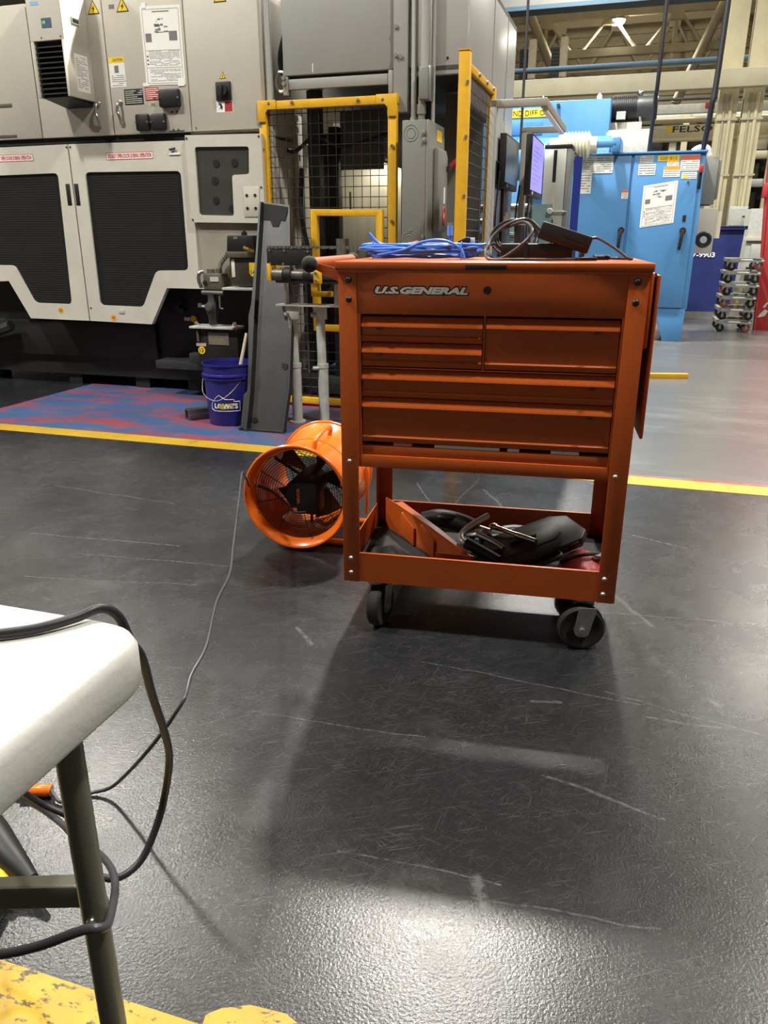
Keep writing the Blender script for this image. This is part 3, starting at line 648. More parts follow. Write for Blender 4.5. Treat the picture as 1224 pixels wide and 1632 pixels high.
for x, z in ((.355, 2.18), (.355, 2.04), (.385, 2.03), (-.342, 1.96), (-.342, 1.93)): part('bolt', cyl_y(x, z, 1.13, 1.16, .012, 10), ZINC, hd)
part('screw', cyl_y(.64, 2.02, 1.195, 1.20, .007, 8), BLACK, hd); part('scratch_mark', B((-.165, 1.1585, 1.985), (-.160, 1.16, 2.03)), WHITEP, hd)
part('lift_eye', MB().tube([(-.385 + .035 * math.cos(a), 1.2, 1.95 + .055 * math.sin(a)) for a in [i * PI / 5 for i in range(10)]], .012, 8, True), STEEL, hd)
for x in (-.33, .40): part('support_post', B((x - .04, 1.55, 0), (x + .04, 1.63, 1.96)), DKST, hd)
part('support_post', B((.66, 2.8, 0), (.74, 2.88, 1.8)), DKST, hd); part('support_post', B((-.35, 2.8, 0), (-.27, 2.88, 1.95)), DKST, hd)
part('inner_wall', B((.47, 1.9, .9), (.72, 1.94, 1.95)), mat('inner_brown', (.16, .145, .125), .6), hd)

eb = thing('disconnect_box', 'grey electrical disconnect box with lever handle between yellow fences', 'electrical box', MC, (.51, 1.18, 1.0))
part('enclosure', B((.434, 1.0, 1.00), (.572, 1.38, 1.688)), EGREY, eb, .004)
dr = part('door', B((.572, 1.0, 1.00), (.592, 1.38, 1.688)), EGREY, eb, .006)
part('raised_cover', MB().prism([(1.10, 1.10), (1.34, 1.10), (1.34, 1.52), (1.30, 1.555), (1.10, 1.555)], .592, .625, 'yz'), EGREY, dr, .012)
part('yellow_label', B((.592, 1.18, 1.595), (.5935, 1.30, 1.655)), YLAB, dr); part('red_oval', MB().tube([(.6262, 1.25 + .022 * math.cos(a), 1.19 + .05 * math.sin(a)) for a in [i * PI / 8 for i in range(16)]], .006, 6, True), REDI, dr)
part('white_strip', B((.625, 1.24, 1.26), (.627, 1.275, 1.35)), WHITEP, dr)
part('red_oval_field', MB().cyl((.6255, 1.25, 1.19), (.6265, 1.25, 1.19), .02, 12), WHITEP, dr)
for x, z, r in ((.486, 1.621, .042), (.486, 1.621, .026), (.481, 1.054, .042), (.481, 1.054, .026)): part('knockout', MB().tube([(x + r * math.cos(a), 1.0, z + r * math.sin(a)) for a in [i * PI / 10 for i in range(20)]], .0022, 6, True), EGREY, eb)
part('rivet', cyl_y(.487, 1.11, .996, 1.0, .009, 10), EGREY, eb)
for z in (1.62, 1.58, 1.07, 1.04): part('hinge', B((.556, .99, z - .012), (.572, 1.0, z + .012)), ZINC, eb, .002)
lv = part('lever', MB().box((.60, 1.30, 1.44), (.63, 1.40, 1.47)), BLACK, eb, .004); part('lever_grip', MB().cyl((.64, 1.36, 1.47), (.70, 1.36, 1.52), .02, 10), REDP, eb)
part('mount_rail', B((.40, 1.2, 1.2), (.434, 1.3, 1.25)), ZINC, eb); part('mount_post', B((.45, 1.38, 0), (.53, 1.46, 1.66)), EGREY, eb, .004)
solo('conduit', MB().cyl((.459, 1.15, 1.69), (.455, 1.15, 2.56), .016, 12).cyl((.459, 1.15, 1.688), (.459, 1.15, 1.72), .022, 12), GREYL, 'thin grey conduit rising from the disconnect box, left of the junction fitting', 'conduit', MC, (.459, 1.15, 1.69))
jb = thing('junction_fitting', 'fat grey conduit with rectangular junction fitting above the disconnect box', 'conduit', MC, (.535, 1.1, 1.69))
part('lower_pipe', MB().cyl((.513, 1.12, 1.688), (.513, 1.12, 1.82), .021, 12).cyl((.513, 1.12, 1.73), (.513, 1.12, 1.78), .027, 12), ZINC, jb); part('body', B((.503, 1.08, 1.80), (.560, 1.16, 1.965)), EGREY, jb, .008); part('cover', B((.560, 1.085, 1.795), (.575, 1.155, 1.97)), ZINC, jb, .004); part('upper_pipe', MB().cyl((.527, 1.12, 1.965), (.522, 1.12, 2.56), .024, 14), GREYL, jb)
solo('conduit', MB().cyl((.57, 1.16, 1.69), (.566, 1.16, 2.56), .012, 10), GREYL, 'thinnest grey conduit right of the junction fitting', 'conduit', MC, (.57, 1.16, 1.69))

# ================================================================ YELLOW GUARD FENCES
def bolt_front(parent, pts, y, r=.011):
    for x, z in pts: part('bolt', MB().lathe([(0, y - .008), (r * .7, y - .007), (r, y - .002), (r, y)], (x, 0, z), 'y', 10), STEEL, parent)
f1 = thing('guard_fence', 'yellow framed black mesh guard fence facing the camera left of the disconnect', 'fence', MC, (-.06, 1.1, 0))
FY = 1.10
part('left_post', B((-.50, FY, .02), (-.45, FY + .04, 1.83)), YEL, f1, .003); part('right_post', B((.318, FY, .02), (.37, FY + .04, 1.83)), YEL, f1, .003)
part('top_rail', B((-.50, FY - .004, 1.79), (.375, FY + .04, 1.836)), YEL, f1, .003); part('bottom_rail', B((-.45, FY, .02), (.318, FY + .04, .06)), YEL, f1, .003)
part('corner_bracket', MB().prism([(-.50, 1.84), (-.38, 1.84), (-.38, 1.79), (-.435, 1.79), (-.45, 1.77), (-.45, 1.725), (-.50, 1.725)], FY - .01, FY - .004), YEL, f1, .001)
part('corner_bracket', MB().prism([(.375, 1.84), (.25, 1.84), (.25, 1.79), (.30, 1.79), (.318, 1.77), (.318, 1.725), (.375, 1.725)], FY - .01, FY - .004), YEL, f1, .001)
bolt_front(f1, [(-.425, 1.822), (-.275, 1.822), (.14, 1.815), (.29, 1.812), (-.475, 1.575), (.345, 1.57), (.345, 1.16)], FY - .006)
m = MB()
for i in range(15):
    x = -.44 + i * .0537
    if -.14 < x < .26: m.cyl((x, FY + .02, 1.23), (x, FY + .02, 1.79), .0023, 4)
    else: m.cyl((x, FY + .02, .06), (x, FY + .02, 1.79), .0023, 4)
for i in range(30):
    z = .07 + i * .0585
    for a, b in (((-.45, .318),) if z > 1.23 or z < .5 else ((-.45, -.14), (.27, .318))): m.cyl((a, FY + .024, z), (b, FY + .024, z), .0023, 4)
part('wire_mesh', m, WIRE, f1, kind='stuff')
fo = part('opening_frame', MB().frame([(-.174, 1.232), (.288, 1.225), (.288, .5), (-.174, .5)], [(-.131, 1.193), (.25, 1.189), (.25, .54), (-.131, .54)], FY - .02, FY + .02, .004, 2), YEL, f1, .002)

f2 = thing('guard_fence', 'yellow post and receding mesh guard fence right of the disconnect box', 'fence', MC, (.955, .5, 0))
part('front_post', B((.930, .18, 0), (.978, .23, 1.845)), YEL, f2, .003); part('post_cap', B((.928, .178, 1.845), (.98, .232, 1.85)), YEL, f2)
part('far_post', B((.945, .82, 0), (.985, .86, 1.80)), YEL, f2, .003); part('top_rail', B((.95, .23, 1.765), (.98, .83, 1.80)), YEL, f2, .003); part('base_plate', B((.89, .14, 0), (1.02, .27, .008)), YEL, f2)
part('bottom_rail', B((.95, .23, .06), (.98, .83, .10)), YEL, f2, .003)
m = MB()
for i in range(18): m.cyl((.965, .25 + i * .033, .1), (.965, .25 + i * .033, 1.77), .0023, 4)
for i in range(34): m.cyl((.968, .23, .1 + i * .05), (.968, .82, .1 + i * .05), .0023, 4)
part('wire_mesh', m, WIRE, f2, kind='stuff')
for z in (1.72, 1.5, 1.25, 1.05): part('bolt', cyl_y(.974, z, .176, .18, .008, 8), ZINC, f2)
for y in (.4, .6, .78): part('bolt', MB().cyl((.98, y, 1.782), (.988, y, 1.782), .009, 8), STEEL, f2)

# machine inside the fence
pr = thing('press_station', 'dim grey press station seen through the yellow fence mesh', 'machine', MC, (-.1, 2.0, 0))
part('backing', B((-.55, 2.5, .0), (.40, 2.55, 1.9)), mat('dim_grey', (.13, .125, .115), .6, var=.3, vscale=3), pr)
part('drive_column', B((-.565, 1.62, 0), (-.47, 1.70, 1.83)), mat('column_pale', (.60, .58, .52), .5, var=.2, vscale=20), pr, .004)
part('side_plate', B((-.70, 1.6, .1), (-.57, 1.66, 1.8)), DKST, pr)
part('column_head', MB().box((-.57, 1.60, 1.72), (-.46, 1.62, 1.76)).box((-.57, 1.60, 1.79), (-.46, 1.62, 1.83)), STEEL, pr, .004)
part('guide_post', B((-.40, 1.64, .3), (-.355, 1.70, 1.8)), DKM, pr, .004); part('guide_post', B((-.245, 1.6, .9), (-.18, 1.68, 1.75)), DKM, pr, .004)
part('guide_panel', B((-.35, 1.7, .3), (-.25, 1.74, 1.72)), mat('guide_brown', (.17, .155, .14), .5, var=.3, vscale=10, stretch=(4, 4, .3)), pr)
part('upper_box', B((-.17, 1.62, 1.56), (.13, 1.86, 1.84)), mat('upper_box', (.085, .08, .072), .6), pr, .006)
part('lamp_screen_lip', B((-.17, 1.62, 1.49), (.13, 1.63, 1.56)), mat('upper_box', (.085, .08, .072), .6), pr)  # added lip that keeps the added lamp tube out of view
part('rear_door', MB().prism([(-.31, .8), (.14, .8), (.14, 1.52), (-.10, 1.60), (-.31, 1.64)], 2.0, 2.04), mat('rear_door', (.40, .39, .33), .35, .3, var=.25, vscale=6, stretch=(4, 4, .2)), pr)
part('handle_bar', B((-.135, 1.69, 1.21), (-.128, 1.71, 1.36)), BLACK, pr)
part('work_table', B((-.20, 1.35, .78), (.30, 1.75, .84)), DKST, pr, .004); part('table_stand', B((-.15, 1.4, 0), (.25, 1.7, .78)), DKM, pr)
part('fixture', MB().cyl((.03, 1.5, .84), (.03, 1.5, .99), .05, 18), ZINC, pr); part('fixture', MB().cyl((-.10, 1.45, .84), (-.10, 1.45, 1.06), .045, 18), ZINC, pr); part('clamp_arm', MB().tube([(.16, 1.45, .84), (.15, 1.45, .97), (.11, 1.45, .98), (.12, 1.45, 1.03)], .014, 8), DKM, pr)
part('hose', MB().tube(catmull([(-.42, 1.55, 1.5), (-.41, 1.5, 1.2), (-.36, 1.5, .95), (-.33, 1.45, .7), (-.30, 1.5, .3)]), .016, 8), CABLE, pr)
part('top_hose', MB().tube(catmull([(-.6, 1.5, 1.66), (-.45, 1.5, 1.60), (-.3, 1.5, 1.68), (-.1, 1.5, 1.62), (.2, 1.5, 1.68)]), .013, 8), CABLE, pr)
part('floor_beam', B((-.45, 1.3, .05), (.35, 1.5, .16)), DKST, pr, .004); part('clutter_valve', MB().cyl((-.05, 1.35, .22), (.15, 1.3, .24), .03, 10).ball((.0, 1.33, .24), .045, 10), OILY, pr)
m = MB()
for i in range(11): m.box((-.462, 1.615, .15 + i * .14), (-.455, 1.62, .19 + i * .14))
part('column_teeth', m, DKST, pr, kind='stuff')
wl_ = thing('panel_fill_lamp', 'added lamp lighting the panel inside the fenced station, hidden under the dark upper box', 'lamp', MC, (.02, 1.70, 1.53))  # unseen lamp, added to brighten the rear panel
part('housing', B((-.15, 1.66, 1.535), (.11, 1.72, 1.56)), DKST, wl_, .004); part('tube', MB().cyl((-.14, 1.69, 1.528), (.10, 1.69, 1.528), .008, 10), mat('fill_tube', (.9, .9, .8), .4, emit=(1, .9, .65, 9.0)), wl_)
lw = bpy.data.lights.new('panel_fill', 'AREA'); lw.shape = 'RECTANGLE'; lw.size = .3; lw.size_y = .04; lw.energy = 2.8; lw.color = (1, .9, .68)
lo = bpy.data.objects.new('panel_fill', lw); COL.objects.link(lo); lo.parent = wl_; lo.location = (-.04, 0, -.02); lo.rotation_euler = (math.radians(40), 0, 0)
# bright industrial clutter seen between disconnect and fence
bk = thing('tube_rack', 'bright stainless pipes on a dim frame behind the disconnect box', 'pipe rack', MC, (.7, 3.4, 0))
part('sheet', B((.60, 3.9, .3), (1.0, 3.93, 1.35)), mat('teal_sheet', (.20, .34, .36), .5, var=.3, vscale=4), bk)
for i in range(8): part('pipe', MB().cyl((.35, 3.4 + .05 * (i % 2), .5 + i * .115), (.86, 3.4, .5 + i * .115), .035, 10), STEEL, bk)
for x in (.36, .84): part('frame_post', B((x - .03, 3.48, 0), (x + .03, 3.54, 1.45)), DKST, bk)

# ================================================================ CHUTE, BUCKET, TUBE, CONVEYOR
CHUTE = mat('chute_steel', (.034, .036, .037), .40, .25, var=.45, vscale=6, col2=(.018, .019, .02))
ch = thing('steel_chute', 'tall dark grey steel chute leaning against the fence beside the bucket', 'chute', MC, (-.22, .40, 0))
k = (.95 - .36) / 1.26
L_ = lambda z: .36 + k * z
front = [(-.305, .0), (-.085, .0), (-.082, .25), (-.125, .60), (-.165, .75), (-.20, 1.0), (-.245, 1.25), (-.36, 1.262), (-.425, 1.27), (-.40, 1.0), (-.365, .66), (-.335, .40), (-.315, .20)]
m = MB(); n = len(front)
m.add([(x, L_(z), z) for x, z in front] + [(x, L_(z) + .012, z) for x, z in front], [tuple(range(n)), tuple(reversed(range(n, 2 * n)))] + [(i, (i + 1) % n, (i + 1) % n + n, i + n) for i in range(n)])
part('face_plate', m, CHUTE, ch, smooth=False)
sidep = [(-.315, .0), (-.305, .0), (-.315, .2), (-.335, .4), (-.365, .66), (-.40, 1.0), (-.425, 1.27), (-.44, 1.27)]
def strip(poly, dy0, dy1):
    m = MB(); n = len(poly)
    return m.add([(x, L_(z) + dy0, z) for x, z in poly] + [(x, L_(z) + dy1, z) for x, z in poly], [tuple(range(n)), tuple(reversed(range(n, 2 * n)))] + [(i, (i + 1) % n, (i + 1) % n + n, i + n) for i in range(n)])
part('left_flange', strip([(-.345, .03), (-.305, .0), (-.315, .2), (-.335, .4), (-.365, .66), (-.40, 1.0), (-.425, 1.27), (-.437, 1.27), (-.412, 1.0), (-.392, .70), (-.398, .63), (-.39, .58), (-.36, .40), (-.335, .22), (-.355, .2)], -.035, .012), CHUTE, ch, smooth=False)
part('right_flange', strip([(-.085, .0), (-.075, .0), (-.074, .25), (-.117, .6), (-.157, .75), (-.192, 1.0), (-.237, 1.25), (-.245, 1.25), (-.20, 1.0), (-.165, .75), (-.125, .6), (-.082, .25)], -.03, .012), CHUTE, ch, smooth=False)
part('top_opening', strip([(-.41, 1.17), (-.36, 1.165), (-.34, 1.13), (-.30, 1.13), (-.29, 1.165), (-.262, 1.16), (-.25, 1.24), (-.42, 1.262)], -.004, 0), DARK, ch)
part('slot', strip([(-.155, .375), (-.115, .37), (-.115, .345), (-.13, .335), (-.15, .35)], -.003, 0), DARK, ch)
part('bolt', MB().cyl((-.275, L_(.06) - .012, .06), (-.275, L_(.06), .06), .017, 12), CHUTE, ch)
part('foot_plate', B((-.36, .34, 0), (-.08, .40, .012)), CHUTE, ch)

bu = thing('bucket', 'blue plastic pail with white house logo at the foot of the chute', 'bucket', MC, (-.508, .53, 0))
c = (-.508, .53, 0)
part('body', MB().lathe([(0, .004), (.128, .004), (.131, .01), (.146, .29), (.157, .295), (.157, .305), (.147, .31), (.148, .355), (.156, .358), (.156, .368), (.150, .368), (.145, .31), (.126, .014), (0, .014)], c, n=40), BUCK, bu)
part('rim_band', MB().lathe([(.148, .275), (.154, .277), (.154, .286), (.148, .288)], c, n=40, closed=True), BUCK, bu)
part('bail_handle', MB().tube(catmull([(-.64, .46, .29), (-.60, .38, .20), (-.50, .345, .165), (-.42, .375, .21), (-.376, .47, .29)]), .0018, 8), TUBEM, bu)
for x, y in ((-.645, .47), (-.372, .47)): part('bail_lug', MB().ball((x, y, .29), .016, 8, (.6, 1, 1)), BUCK, bu)
def cylP(R, z0, a0):   # wrap lettering onto the pail, facing the camera
    return lambda u, v: (c[0] + R * math.sin(a0 + u / R), c[1] - R * math.cos(a0 + u / R), z0 + v)
Rr = .1395
PB = cylP(Rr, .135, .30)
pts = [(-.095, -.03), (-.095, .0), (-.065, .035), (-.04, .055), (.0, .03), (.05, .03), (.05, .017), (.085, .017), (.085, -.04), (-.07, -.04)]
dense = []
for i in range(len(pts)):
    a, b = pts[i], pts[(i + 1) % len(pts)]
    for s_ in range(5): dense.append((a[0] + (b[0] - a[0]) * s_ / 5, a[1] + (b[1] - a[1]) * s_ / 5))
part('logo_outline', MB().tube([PB(u, v) for u, v in dense], .0017, 6, True), WHITEP, bu)
V, Fs = textmb("LOWE'S", .145, .032, bold=.04)
part('lettering', MB().add([cylP(Rr, .126, .30)(u, v) for u, v in V], Fs), WHITEP, bu, smooth=False)
m = MB(); P2 = cylP(.1402, .124, .30); q = [(-.045, -.012), (-.02, -.018), (.02, -.013), (.04, -.01), (.042, .012), (.02, .018), (-.015, .012), (-.04, .014)]
V = [P2(u, v) for u, v in q]; m.add(V, [tuple(range(len(q)))]); part('logo_smudge', m, mat('smudge_yellow', (.45, .33, .03), .6), bu, smooth=False)
solo('broom_stick', MB().cyl((-.505, .50, .02), (-.405, .60, .53), .011, 12), mat('stick', (.55, .50, .38), .5), 'pale wooden stick standing in the blue pail', 'stick', MC, (-.505, .5, .02))
m = MB()
a = Vector((-.80, .50, 0)); ang = .85; R = Matrix.Translation(a) @ Matrix.Rotation(ang, 4, 'Z')
for b0, b1 in (((0, -.032, 0), (.42, -.028, .065)), ((0, .028, 0), (.42, .032, .065)), ((0, -.028, 0), (.42, .028, .004)), ((0, -.028, .061), (.42, .028, .065)), ((0, -.045, .028), (.42, -.032, .036))): m.box(b0, b1, R)
solo('steel_channel', m, TUBEM, 'hollow steel channel lying on the blue floor beside the pail', 'channel', MC, a)

cv = thing('roller_conveyor', 'small grey legged roller conveyor behind the cart with yellow end plates', 'conveyor', MC, (-.05, .65, 0))
for x, y in ((-.118, .65), (.045, .68)):
    lg = part('leg', MB().cyl((x, y, 0), (x, y, .355), .031, 16).cyl((x - .005, y, .35), (x - .01, y, .66), .0265, 16), PALE, cv)
    part('collar', MB().cyl((x, y, .335), (x, y, .36), .034, 16), PALE, lg); part('gusset', MB().prism([(x - .045, .69), (x + .045, .69), (x + .045, .62), (x + .0, .615), (x - .03, .65)], y - .034, y - .028), PALE, lg, .002)
    part('clamp_bolt', MB().cyl((x - .045, y - .05, .645), (x - .02, y - .02, .645), .014, 8), ZINC, lg); part('clamp_bolt', MB().cyl((x - .05, y - .04, .335), (x - .02, y - .02, .335), .013, 8), ZINC, lg)
    part('foot', MB().cyl((x, y, 0), (x, y, .01), .05, 16), PALE, lg)
part('deck_plate', B((-.21, .60, .693), (.75, .72, .702)), PALE, cv)
part('upright', B((.155, .60, .70), (.178, .64, .87)), PALE, cv, .002); part('upright', B((-.16, .62, .70), (-.145, .65, .85)), PALE, cv, .002)
for y in (.56, .66): part('roller', MB().cyl((-.195, y, .87), (.75, y, .865), .026, 14).cyl((-.195, y, .87), (-.13, y, .87), .034, 14), OILY, cv)
part('lower_bar', MB().cyl((-.18, .56, .835), (.75, .56, .83), .011, 10), DKST, cv)
part('end_plate', B((-.222, .53, .835), (-.197, .70, .93)), YEL, cv, .003); part('end_plate', B((.065, .52, .825), (.115, .53, .902)), YEL, cv, .004)
for z in (.84, .88): part('bolt', cyl_y(.082, z, .508, .52, .009, 8), STEEL, cv)
part('support_arm', B((-.01, .66, .745), (.03, .70, .83)), YEL, cv, .003); part('cross_arm', B((.03, .66, .745), (.115, .70, .775)), YEL, cv, .003)
part('chain_guard', B((-.22, .535, .92), (.055, .545, 1.012)), DKM, cv, .003)
for x, z in ((-.20, 1.0), (-.11, .998), (.03, .995), (-.20, .93), (-.12, .928)): part('bolt', cyl_y(x, z, .53, .535, .006, 8), ZINC, cv)
m = MB()
for i in range(40): m.box((-.215 + i * .0235, .532, 1.008 + (i % 2) * .003), (-.197 + i * .0235, .560, 1.024))
part('chain', m, STEEL, cv, kind='stuff')
part('roller_coupling', MB().cyl((-.12, .56, .87), (-.08, .56, .87), .04, 14).cyl((.0, .56, .868), (.035, .56, .868), .04, 14), DKM, cv)

# yellow stop block on the aisle floor
solo('stop_rail', B((-.25, -.02, 0), (.22, .02, .04)), YEL, 'short yellow floor rail right of the cart', 'rail', (2.22, 6.2, 0.05), (0, 0, 0), .004)

# ================================================================ WORKSTATION WITH MONITORS
ws = thing('workstation_frame', 'pale grey workstation frame with overhead lamp bar behind the monitors', 'frame', MC, (1.0, 1.6, 0))
AL = mat('frame_alu', (.42, .41, .36), .4, .2, var=.1, vscale=4)
part('front_post', B((.985, .69, 0), (1.02, .73, 1.72)), AL, ws, .003); part('front_beam', B((.985, .69, 1.685), (1.27, .73, 1.72)), AL, ws, .003)
part('rear_post', B((1.0, 1.75, 0), (1.04, 1.79, 1.70)), AL, ws, .003); part('rear_beam', B((1.0, 1.75, 1.685), (1.27, 1.79, 1.72)), AL, ws, .003)
lb_ = part('lamp_bar', B((1.235, .73, 1.68), (1.27, 1.75, 1.72)), AL, ws, .004); part('lamp_tube', B((1.24, .76, 1.665), (1.265, 1.72, 1.68)), mat('tube_white', (.85, .85, .8), .4), lb_, .003)
part('side_board', B((.948, .92, .70), (.958, 1.74, 1.47)), mat('board_dark', (.07, .07, .075), .25, var=.3, vscale=4), ws)
part('pale_window', B((.948, .92, 1.48), (.958, 1.35, 1.70)), PALE, ws); part('paper_strip', B((.958, .93, 1.04), (.960, 1.06, 1.26)), PAPER, ws)
part('shelf', B((.985, .73, .88), (1.40, 1.75, .905)), AL, ws, .003); part('side_rail', B((.94, .88, .86), (.985, 1.79, .90)), AL, ws)
def monitor(x, y0, y1, z0, z1, scr, label):
    t = thing('monitor', label, 'monitor', MC, (x - .02, (y0 + y1) / 2, z0), 'two monitors on the workstation')
    part('casing', B((x - .035, y0, z0), (x, y1, z1)), BLACK, t, .005); part('screen', B((x, y0 + .012, z0 + .03), (x + .002, y1 - .012, z1 - .012)), scr, t)
    part('bracket', MB().cyl((x - .045, (y0 + y1) / 2, (z0 + z1) / 2), (x - .03, (y0 + y1) / 2, (z0 + z1) / 2), .04, 10).box((x - .043, (y0 + y1) / 2 - .03, .905), (x - .036, (y0 + y1) / 2 + .03, (z0 + z1) / 2 + .05)), BLACK, t)
    part('bezel_sticker', B((x, y0 + .10, z0 + .008), (x + .001, y0 + .14, z0 + .024)), WHITEP, t)
    return t
monitor(1.005, 1.12, 1.63, 1.337, 1.62, SCROFF, 'black monitor with dark screen, left of the lit one')
mo = monitor(1.155, 1.10, 1.66, 1.294, 1.61, SCREEN, 'monitor with glowing lavender screen beside the measuring column')
m = MB()
for i in range(9): m.box((1.157, 1.15 + (i % 3) * .03, 1.36 + i * .024), (1.1575, 1.35 + (i * 37 % 5) * .05, 1.364 + i * .024))
part('screen_rows', m, mat('screen_text', (.1, .1, .3), .5, emit=(.22, .17, .7, .8)), mo, kind='stuff')
for i, (pp_, lb) in enumerate((([(1.06, 1.36, 1.36), (1.05, 1.33, 1.2), (1.06, 1.30, 1.05), (1.08, 1.28, .915)], 'thin black cable hanging below the lit monitor'),
                               ([(.985, 1.08, 1.42), (.975, 1.05, 1.2), (.985, 1.03, 1.08), (1.03, 1.05, .91)], 'black cable drooping from the dark monitor'))):
    solo('monitor_cable', MB().tube(catmull(pp_), .005, 6), CABLE, lb, 'cable', MC, pp_[-1])
bt = thing('binder_clip', 'white clip on wire below the dark monitor', 'clip', MC, (1.0, 1.27, 1.05))
part('jaw', MB().box((.99, 1.26, 1.16), (1.03, 1.27, 1.19)).ball((1.005, 1.265, 1.20), .014, 8), WHITEP, bt, .002); part('wire', MB().tube(catmull([(1.01, 1.265, 1.16), (1.02, 1.265, 1.10), (1.0, 1.265, 1.04), (1.01, 1.265, .906)]), .003, 6), STEEL, bt)
pc = thing('computer_unit', 'small black computer unit on the workstation shelf', 'computer', MC, (1.1, 1.3, .905))
part('case', B((1.06, 1.25, .905), (1.10, 1.5, 1.14)), BLACK, pc, .004); part('vent', B((1.061, 1.248, .95), (1.099, 1.25, 1.1)), DKST, pc)

# measuring column (height gauge)
hg = thing('measuring_column', 'tall aluminium measuring column with slotted face left of blue cabinet', 'gauge column', BL, (-1.2, -1.45, 0))
part('face', B((-1.315, -1.5, .8), (-1.125, -1.47, 1.80)), ALU, hg, .004); part('side', B((-1.12, -1.5, .8), (-1.085, -1.2, 1.80)), EGREY, hg, .003)
part('cap', B((-1.318, -1.505, 1.80), (-1.08, -1.2, 1.835)), BLACK, hg, .006); part('slot', B((-1.235, -1.503, 1.53), (-1.205, -1.5, 1.79)), BLACK, hg); part('slot', B((-1.235, -1.503, .82), (-1.205, -1.5, 1.22)), BLACK, hg)
part('scale_strip', B((-1.24, -1.502, 1.24), (-1.20, -1.5, 1.51)), BEIGE, hg); part('carriage_knob', MB().lathe([(0, -1.545), (.022, -1.545), (.026, -1.53), (.026, -1.50)], (-1.235, 0, 1.29), 'y', 14), BEIGE, hg); part('probe_arm', MB().cyl((-1.23, -1.52, 1.285), (-1.09, -1.52, 1.285), .009, 8), STEEL, hg)
part('pedestal', B((-1.33, -1.52, 0), (-1.06, -1.1, .8)), DKST, hg, .01); part('blue_guard', B((-1.07, -1.3, .8), (-1.0, -1.28, 1.75)), mat('guard_blue', (.03, .05, .35), .35), hg)

# ================================================================ BLUE MACHINE
bm_ = thing('blue_machine', 'tall blue machine body with yellow lettered label behind the workstation', 'machine', BL, (-1.4, 1.5, 0))
part('upper_body', B((-2.6, 1.0, 1.4), (-.90, 2.2, 2.545)), BLUE, bm_, .01); part('lower_body', B((-2.6, .9, 0), (-.75, 2.2, 2.0)), BLUE, bm_, .01)
part('round_housing', MB().cyl((-1.85, .6, 1.9), (-.85, .6, 1.9), .22, 24), BLUE, bm_, 0); part('housing_block', B((-.98, .45, 1.75), (-.72, .9, 2.08)), BLUE, bm_, .04)
part('panel_seam', B((-2.1, .992, 2.20), (-1.65, 1.0, 2.34)), mat('blue_dark', (.05, .2, .46), .4), bm_, .002)
yl = part('name_label', B((-2.16, .993, 2.385), (-1.60, 1.0, 2.472)), YLAB, bm_, label='yellow label with black capitals'); text('ND DIFF O', yl, INKB, (-1.815, .990, 2.43), .36, .058)
part('lift_eye', MB().cyl((-1.48, 1.0, 2.49), (-1.48, .95, 2.49), .02, 8), DKST, bm_)
bl2 = part('bellows', MB().lathe([(.06, -1.42), (.075, -1.42), (.075, -1.34), (.10, -1.335)] + [((.135 if i % 2 else .105), -1.32 + i * .0165) for i in range(18)] + [(.10, -1.02), (.08, -1.01), (.08, -.95), (.05, -.95)], (0, -.15, 1.955), 'x', 20), BELLOW, bm_, label='cream ribbed bellows')
part('link_arm', MB().box((-1.45, -.2, 1.93), (-.75, -.1, 1.99)), BLUE, bm_, .01); part('arm_bracket', B((-.80, -.2, 1.88), (-.72, .6, 2.02)), BLUE, bm_, .01); part('clevis', MB().tube([(-1.15, -.3, 1.82), (-1.12, -.3, 1.85), (-1.15, -.3, 1.88), (-1.18, -.3, 1.85)], .012, 8, True), DKST, bm_)
mt = part('drive_motor', MB().cyl((-.90, 1.45, 2.49), (-.62, 1.45, 2.49), .135, 24), BLACK, bm_, label='black finned electric motor')
for i in range(12): part('fin', MB().lathe([(.13, -.89 + i * .022), (.15, -.89 + i * .022), (.15, -.882 + i * .022), (.13, -.882 + i * .022)], (0, 1.45, 2.49), 'x', 24, True), BLACK, mt)
part('motor_end', MB().lathe([(.0, -.62), (.135, -.62), (.14, -.60), (.14, -.42), (.12, -.395), (0, -.395)], (0, 1.45, 2.49), 'x', 24), ZINC if False else DKST, bm_); part('terminal_box', B((-.84, 1.25, 2.36), (-.74, 1.32, 2.44)), PALE, mt)
part('motor_base', B((-.92, 1.3, 2.22), (-.55, 1.6, 2.33)), BEIGE, bm_, .006); part('grey_housing', B((-.95, 1.0, 1.8), (-.42, 1.7, 2.22)), PALE, bm_, .02)
part('eye_bolt', MB().ball((-.60, 1.4, 2.64), .035, 10).cyl((-.60, 1.4, 2.6), (-.52, 1.3, 1.87), .018, 8), STEEL, bm_)
for x, lb in ((-1.70, 'brass beacon on blue machine'), (-1.05, 'white beacon on blue machine')):
    part('beacon', MB().lathe([(0, 2.54), (.05, 2.54), (.05, 2.56), (.03, 2.58), (.03, 2.62), (0, 2.65)], (x, 1.3, 0), n=12), mat('brass', (.6, .4, .12), .3, 1) if x < -1.3 else WHITEP, bm_)

